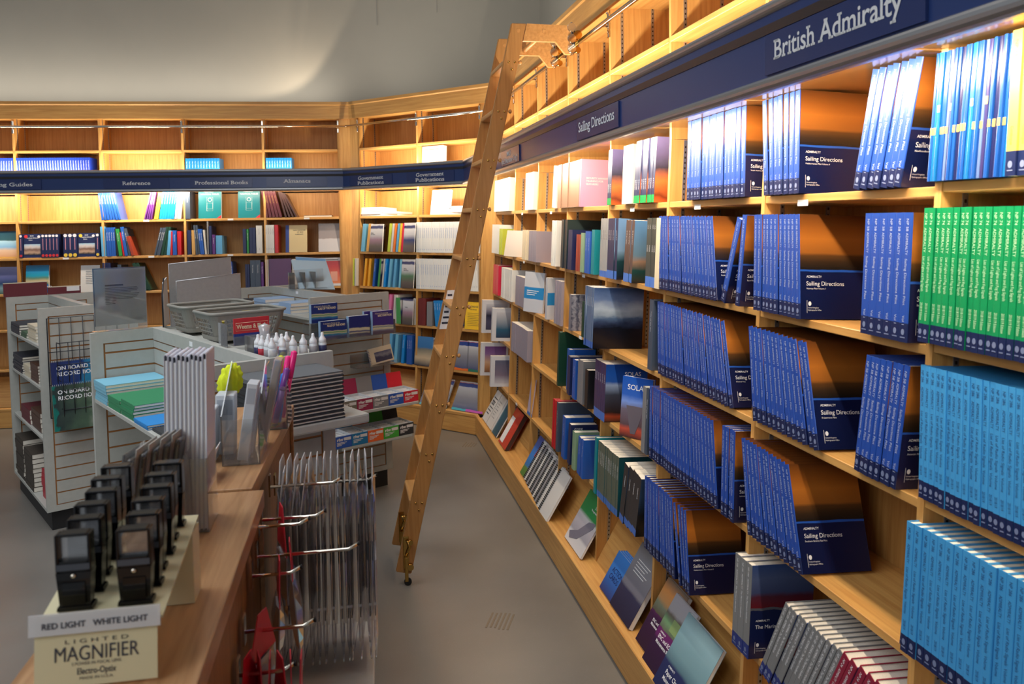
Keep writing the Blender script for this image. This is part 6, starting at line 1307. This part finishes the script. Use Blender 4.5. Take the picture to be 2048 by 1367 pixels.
CREAMC = ramp_mat('cream_notice_cover', 'x', [(0, (44, 66, 140)), (0.035, (214, 194, 146)), (0.3, (214, 194, 146))], 0.5, const=True)
faceout('B', 2, -0.615, -0.398 - -0.615, 0.285, 0.02, CREAMC, 'cream book with a blue spine band facing out', lines=(('NAVY REGISTER', 0.075, 0.225, 0.013), ('OF 2018', 0.115, 0.205, 0.013), ('ALMANAC', 0.095, 0.182, 0.013)), tm=M_TXTD, q=0.01)
faceout('B', 2, -0.281, -0.056 - -0.281, 0.30, 0.012, ramp_mat('grey_photo_cover', 'z', [(0, (200, 198, 200)), (0.13, (196, 192, 194)), (0.14, (150, 140, 140)), (0.3, (140, 132, 132))], 0.35, 0.04, 12), 'grey photographic magazine facing out', q=0.01, lean=10, name='magazine')
faceout('B', 2, -3.6, 0.38, 0.27, 0.02, ramp_mat('beach_cover', 'z', [(0, (220, 170, 60)), (0.02, (214, 160, 120)), (0.08, (224, 190, 160)), (0.11, (130, 180, 220)), (0.17, (170, 210, 230)), (0.18, (50, 90, 100)), (0.27, (30, 70, 90))], 0.35, 0.02, 10), 'beach picture cruising book facing out at the left edge', q=0.01, lean=6)
faceout('B', 3, -3.6, 0.38, 0.27, 0.02, ramp_mat('coast_cover', 'z', [(0, (60, 90, 80)), (0.06, (120, 150, 160)), (0.1, (30, 60, 100)), (0.16, (90, 96, 150)), (0.27, (130, 130, 170))], 0.35, 0.02, 10), 'lilac coast picture book facing out at the left edge', q=0.01, lean=6)
BEL = ramp_mat('bay_cover', 'z', [(0, (24, 70, 130)), (0.085, (26, 90, 160)), (0.09, (60, 96, 90)), (0.12, (200, 180, 140)), (0.15, (90, 130, 110)), (0.17, (30, 150, 180)), (0.22, (40, 140, 190)), (0.275, (40, 96, 130))], 0.3, 0.03, 9)
faceout('B', 3, -3.148, -2.932 - -3.148, 0.28, 0.025, BEL, 'tropical bay cruising guide facing out', lines=(("Belize and Mexico's", 0.03, 0.055, 0.020), ('Coast', 0.12, 0.032, 0.020)), q=0.0, lean=6)
faceout('B', 3, -2.630, -2.449 - -2.630, 0.27, 0.005, W_ST, 'white printed document in a clear holder', extra=dark_lines(8, 0.05, 0.17, 0.21, 0.018), q=0.0, lean=6, name='document')
rowB(3, -2.415, -2.339, 4, 'p_navy', 'navy lettered book', h=0.29)
rowB(3, -2.272, -2.238, 2, 'p_slate', 'short slate book', h=0.27)
rowB(3, -2.011, -1.944, 2, 'p_dkgreen', 'dark green binder leaning left', h=0.30, lean=-24)
rowB(3, -1.426, -1.317, 4, 'p_dkgreen', 'dark green cloth book', h=0.275)
rowB(3, -1.312, -1.208, 6, 'p_black', 'black book with white title', h=0.27)
rowB(3, -1.204, -1.164, 2, 'p_navy', 'navy book', h=0.28)
rowB(3, -1.159, -1.139, 1, 'p_blue', 'blue book leaning left', h=0.275, lean=-3)
rowB(3, -1.025, -0.980, 2, 'p_navy', 'navy book with white title', h=0.245)
rowB(3, -0.975, -0.870, 2, 'p_slate', 'thick slate cloth book', h=0.285)
rowB(3, -0.865, -0.840, 1, 'p_purple', 'purple book', h=0.265)
rowB(3, -0.820, -0.790, 4, 'p_offwhite', 'striped magazine left of plum cover', h=0.29, name='magazine')
faceout('B', 3, -0.785, -0.563 - -0.785, 0.295, 0.012, mat('cover_plum', (92, 58, 100), 0.4), 'plum coloured magazine facing out', q=-0.004, lean=2, name='magazine')
rowB(3, -0.553, -0.386, 12, 'p_offwhite', 'striped magazine right of plum cover', h=0.29, name='magazine', d=0.2)
faceout('B', 3, -0.289, -0.054 - -0.289, 0.295, 0.006, ramp_mat('red_calendar', 'z', [(0, (206, 204, 206)), (0.02, (206, 204, 206)), (0.03, (214, 120, 60)), (0.12, (206, 90, 60)), (0.2, (176, 50, 50)), (0.262, (170, 46, 50)), (0.264, (206, 204, 206)), (0.295, (206, 204, 206))], 0.35), 'white framed red calendar facing out', q=0.0, lean=6, name='calendar', extra=lambda o, w, h: (disc(o, 0.075, h - 0.07, 0.017, 'yellow', -0.0014), (lambda m: (m.box(0.03, w - 0.03, -0.0013, -0.0004, h - 0.026, h - 0.018), m.build('heading', M_TXTD, o)))(MB()), (lambda m: (m.box(w - 0.11, w - 0.04, -0.0013, -0.0004, 0.05, 0.15), m.build('pale_panel', mat('calendar_panel', (214, 150, 130), 0.5), o)))(MB()))[-1])
rowB(4, -1.385, -1.227, 8, 'p_blue', 'low blue book', h=0.2)
rowB(4, -2.927, -2.691, 10, 'p_offwhite', 'pale booklet', h=0.24)

# ---- angled corner wall
def stack(w, r, x, wd, n, t, desc, y=0.01, c=M_WHITE, d=0.22):
    T = tilt(w); b = bayidx(w, x + wd / 2); bn = BAY[w, b]
    for i in range(n):
        o = thing('report', T @ Matrix.Translation((x + random.uniform(-.01, .01), y + random.uniform(0, .01), rz(ROWZ[r]) + 0.0006 + i * t)) @ Matrix.Rotation(R(random.uniform(-3, 3)), 4, 'Z'), '%s %s from the bottom, %s, %s' % (ORD[i], desc, ROWN[r], bn), 'document', desc + 's')
        m = MB(); m.box(0, wd, 0, d, 0, t - 0.0006); m.build('sheets', c, o)
stack('P', 1, 0.053, 0.30, 5, 0.018, 'white stacked report')
stack('P', 1, 0.361, 0.20, 2, 0.022, 'white loose report', y=0.03)
stack('P', 1, 1.246, 0.26, 4, 0.02, 'white report behind ladder')
faceout('P', 1, 0.993, 0.24, 0.24, 0.02, W_ST, 'plain white report leaning upright', lean=8, q=0.03)
o = faceout('P', 0, 0.86 + 0.02, 0.27, 0.32, 0.05, mat('white_cover_book', (222, 218, 206), 0.4), 'white book with a dark emblem', lean=4, q=0.03, bay=1, extra=lambda o, w, h: (lambda m: ([m.box(0.13 + 0.012 * i, 0.137 + 0.012 * i, -0.0012, -0.0004, 0.12 + 0.006 * (i % 3), 0.19 - 0.007 * (i % 2)) for i in range(8)], m.box(0.03, 0.22, -0.0012, -0.0004, 0.285, 0.289), m.build('emblem', mat('emblem_brown', (96, 74, 60), 0.5), o)))(MB()))
def mag(nm, base): return ramp_mat(nm, 'z', base, 0.3, 0.02, 12)
PIL = {k: mag('coast_pilot_' + k, [(0, (70, 64, 66)), (0.06, (96, 88, 84)), (0.12, c), (0.17, (190, 190, 196)), (0.23, (206, 206, 210)), (0.24, (60, 66, 110)), (0.26, (60, 66, 110)), (0.265, (206, 204, 206)), (0.285, (206, 204, 206))]) for k, c in (('lilac', (150, 120, 140)), ('blue', (40, 60, 110)), ('green', (80, 120, 90)))}
def bay_mags(r, items, bay, desc):
    for x0, x1, key, lean in items: pass
style('m_tan', spine('m_tan', (214, 160, 80)), PIL['lilac'], None, None, None, False); style('m_red', spine('m_red', (214, 40, 70)), PIL['blue'], None, None, None, False); style('m_lblue', spine('m_lblue', (120, 190, 216)), PIL['green'], None, None, None, False); style('m_green', spine('m_green', (70, 150, 80)), PIL['blue'], None, None, None, False)
def pr(r, a, b, key, desc, h=0.285, lean=6, n=1, q=-0.005, d=0.215): row('P', r, a, b, n, key, desc, h=h, lean=lean, q=q, name='magazine', d=d)
pr(2, 0.080, 0.131, 'p_lightblue', 'pale blue spined magazine', n=2)
pr(2, 0.160, 0.196, 'm_tan', 'tan spined magazine', lean=7)
faceout('P', 2, 0.203, 0.215, 0.28, 0.012, PIL['lilac'], 'grey and lilac coast magazine facing out', q=-0.01, lean=3, yaw=-8, name='magazine', lines=(('Sailing', 0.02, 0.185, 0.012), ('Directions', 0.02, 0.17, 0.012)), tm=M_TXTD)
pr(2, 0.457, 0.492, 'p_limey', 'yellow spined magazine'); pr(2, 0.499, 0.526, 'p_offwhite', 'white spined magazine'); pr(2, 0.533, 0.561, 'p_orange', 'orange spined magazine'); pr(2, 0.574, 0.602, 'p_sky', 'sky spined magazine'); pr(2, 0.608, 0.636, 'p_yellow', 'second yellow spined magazine')
pr(2, 0.642, 0.669, 'm_red', 'red spined magazine', lean=4)
faceout('P', 2, 0.676, 0.17, 0.29, 0.01, PIL['blue'], 'deep blue coast magazine facing out', q=-0.01, lean=3, yaw=-8, name='magazine')
row('P', 2, 0.842, 1.306, 19, 'white_blue', 'white publication', h=0.295, name='publication', bay=1); row('P', 2, 1.319, 1.506, 8, 'white_blue', 'left leaning white publication', h=0.295, lean=-5, name='publication', bay=1)
row('P', 2, 1.607, 1.654, 3, 'p_offwhite', 'off white publication right of the ladder', h=0.26, name='publication', bay=1)
pr(3, 0.004, 0.018, 'p_limey', 'lime edged booklet overhanging the shelf end', lean=0, q=-0.04); pr(3, 0.026, 0.048, 'p_offwhite', 'white booklet overhanging the shelf end', lean=0, q=-0.035, n=2)
pr(3, 0.114, 0.143, 'p_amber', 'first amber spined magazine'); pr(3, 0.179, 0.208, 'p_amber', 'second amber spined magazine'); pr(3, 0.251, 0.279, 'p_blue', 'royal blue spined magazine'); pr(3, 0.322, 0.350, 'm_green', 'green spined magazine'); pr(3, 0.379, 0.400, 'p_offwhite', 'pale grey spined magazine'); pr(3, 0.407, 0.435, 'p_brightblue', 'bright blue spined magazine'); pr(3, 0.469, 0.497, 'p_lightblue', 'first light blue spined magazine'); pr(3, 0.531, 0.559, 'p_sky', 'sky blue spined magazine'); pr(3, 0.614, 0.641, 'm_lblue', 'last light blue spined magazine', lean=4)
faceout('P', 3, 0.654, 0.19, 0.285, 0.01, PIL['green'], 'pale coast magazine with a green island facing out', q=-0.01, lean=3, yaw=-8, name='magazine', lines=(('Sailing', 0.03, 0.185, 0.013), ('Directions', 0.03, 0.168, 0.013)), tm=M_TXTD)
for a, b, k in ((0, 0, 0),): pass
row('P', 3, 0.848, 1.330, 17, 'white_blue', 'white labelled publication', h=0.295, name='publication', bay=1, lean=-2); row('P', 3, 1.342, 1.618, 12, 'white', 'white publication behind the ladder', h=0.29, lean=-3, name='publication', bay=1)
pr(4, 0.045, 0.220, 'p_offwhite', 'pale magazine at left', n=4, lean=4); pr(4, 0.234, 0.398, 'p_crimson', 'red edged magazine', n=4, lean=3); pr(4, 0.474, 0.509, 'p_pinkb', 'pink spined magazine', lean=4, n=1); pr(4, 0.543, 0.591, 'p_offwhite', 'white spined magazine', lean=4, n=2); pr(4, 0.619, 0.680, 'm_green', 'green spined magazine', lean=-3, n=2, h=0.26, q=-0.03)
faceout('P', 4, 0.693, 0.15, 0.25, 0.01, PIL['lilac'], 'pale coast magazine with a lighthouse facing out', q=-0.03, lean=3, yaw=-6, name='magazine', lines=(('Sailing', 0.03, 0.165, 0.012),), tm=M_TXTD)
row('P', 4, 0.813, 0.853, 2, 'p_offwhite', 'tattered pale booklet at the divider', h=0.26, name='booklet', bay=0)
row('P', 4, 0.879, 0.977, 2, 'p_oxblood', 'thick oxblood volume', h=0.265, name='volume', bay=1); row('P', 4, 0.990, 1.060, 2, 'p_grey', 'grey silver volume', h=0.235, name='volume', bay=1)
row('P', 4, 1.105, 1.286, 6, 'cyan', 'bright blue volume leaning left', h=0.25, lean=-7, name='volume', bay=1)
faceout('P', 4, 1.463, 0.22, 0.255, 0.02, ramp_mat('yellow_notice', 'z', [(0, (232, 184, 40)), (0.26, (236, 190, 44))], 0.45), 'yellow covered volume facing out', q=0.0, lean=3, lines=(('ELDRIDGE', 0.04, 0.205, 0.018), ('TIDE BOOK', 0.05, 0.18, 0.012)), tm=M_TXTD, extra=dark_lines(8, 0.03, 0.19, 0.15, 0.016, 0.002), bay=1)
pr(5, 0.480, 0.521, 'p_sky', 'sky blue spined magazine at the gondola', n=1, lean=5); pr(5, 0.563, 0.604, 'p_lightblue', 'second light blue spined magazine', lean=5); pr(5, 0.658, 0.692, 'p_brightblue', 'bright blue spined magazine on the fifth row', lean=5); pr(5, 0.732, 0.806, 'p_blue', 'navy blue spined magazine', n=3, lean=1)
BLUM = ramp_mat('blue_atlas', 'z', [(0, (40, 40, 60)), (0.08, (200, 180, 150)), (0.16, (120, 120, 110)), (0.18, (50, 110, 170)), (0.28, (60, 120, 180))], 0.3, 0.03, 10)
faceout('P', 5, 0.839, 0.23, 0.285, 0.008, BLUM, 'blue coast atlas facing out beside the divider', q=-0.005, lean=3, name='magazine', bay=1); faceout('P', 5, 1.015, 0.18, 0.28, 0.008, PIL['blue'], 'navy chart magazine facing out behind the ladder', q=0.012, lean=3, name='magazine', bay=1)
CHT = [ramp_mat('charter_cover_%d' % i, 'z', [(0, c), (0.022, c), (0.024, (70, 78, 120)), (0.05, (96, 100, 124)), (0.13, (130, 130, 140)), (0.2, (170, 170, 176)), (0.235, (190, 190, 196)), (0.237, (44, 66, 140)), (0.27, (44, 66, 140)), (0.272, (190, 60, 70)), (0.278, (206, 206, 210)), (0.29, (206, 206, 210))], 0.3, 0.02, 12) for i, c in enumerate(((60, 160, 180), (226, 110, 40), (40, 110, 90), (180, 80, 170)))]
faceout('P', 5, 1.311, 0.2, 0.28, 0.008, CHT[1], 'coast magazine with an orange foot facing out', q=0.0, lean=3, name='magazine', bay=1); faceout('P', 5, 1.493, 0.20, 0.285, 0.008, CHT[2], 'lighthouse magazine with a green foot facing out', q=0.0, lean=3, name='magazine', bay=1)
for x, c, ds in ((0.93, 0, 'coast magazine with a turquoise foot left of the ladder'), (1.10, 0, 'coast magazine with a turquoise foot behind the ladder'), (1.34, 0, 'coast magazine with a turquoise foot right of the ladder'), (1.51, 3, 'coast magazine with a violet foot in the corner')):
    ledge_item('P', x - 0.02, 0.17 if c == 0 else 0.2, 0.29, 0.01, CHT[c], ds, name='magazine', where='bottom ledge of corner wall')
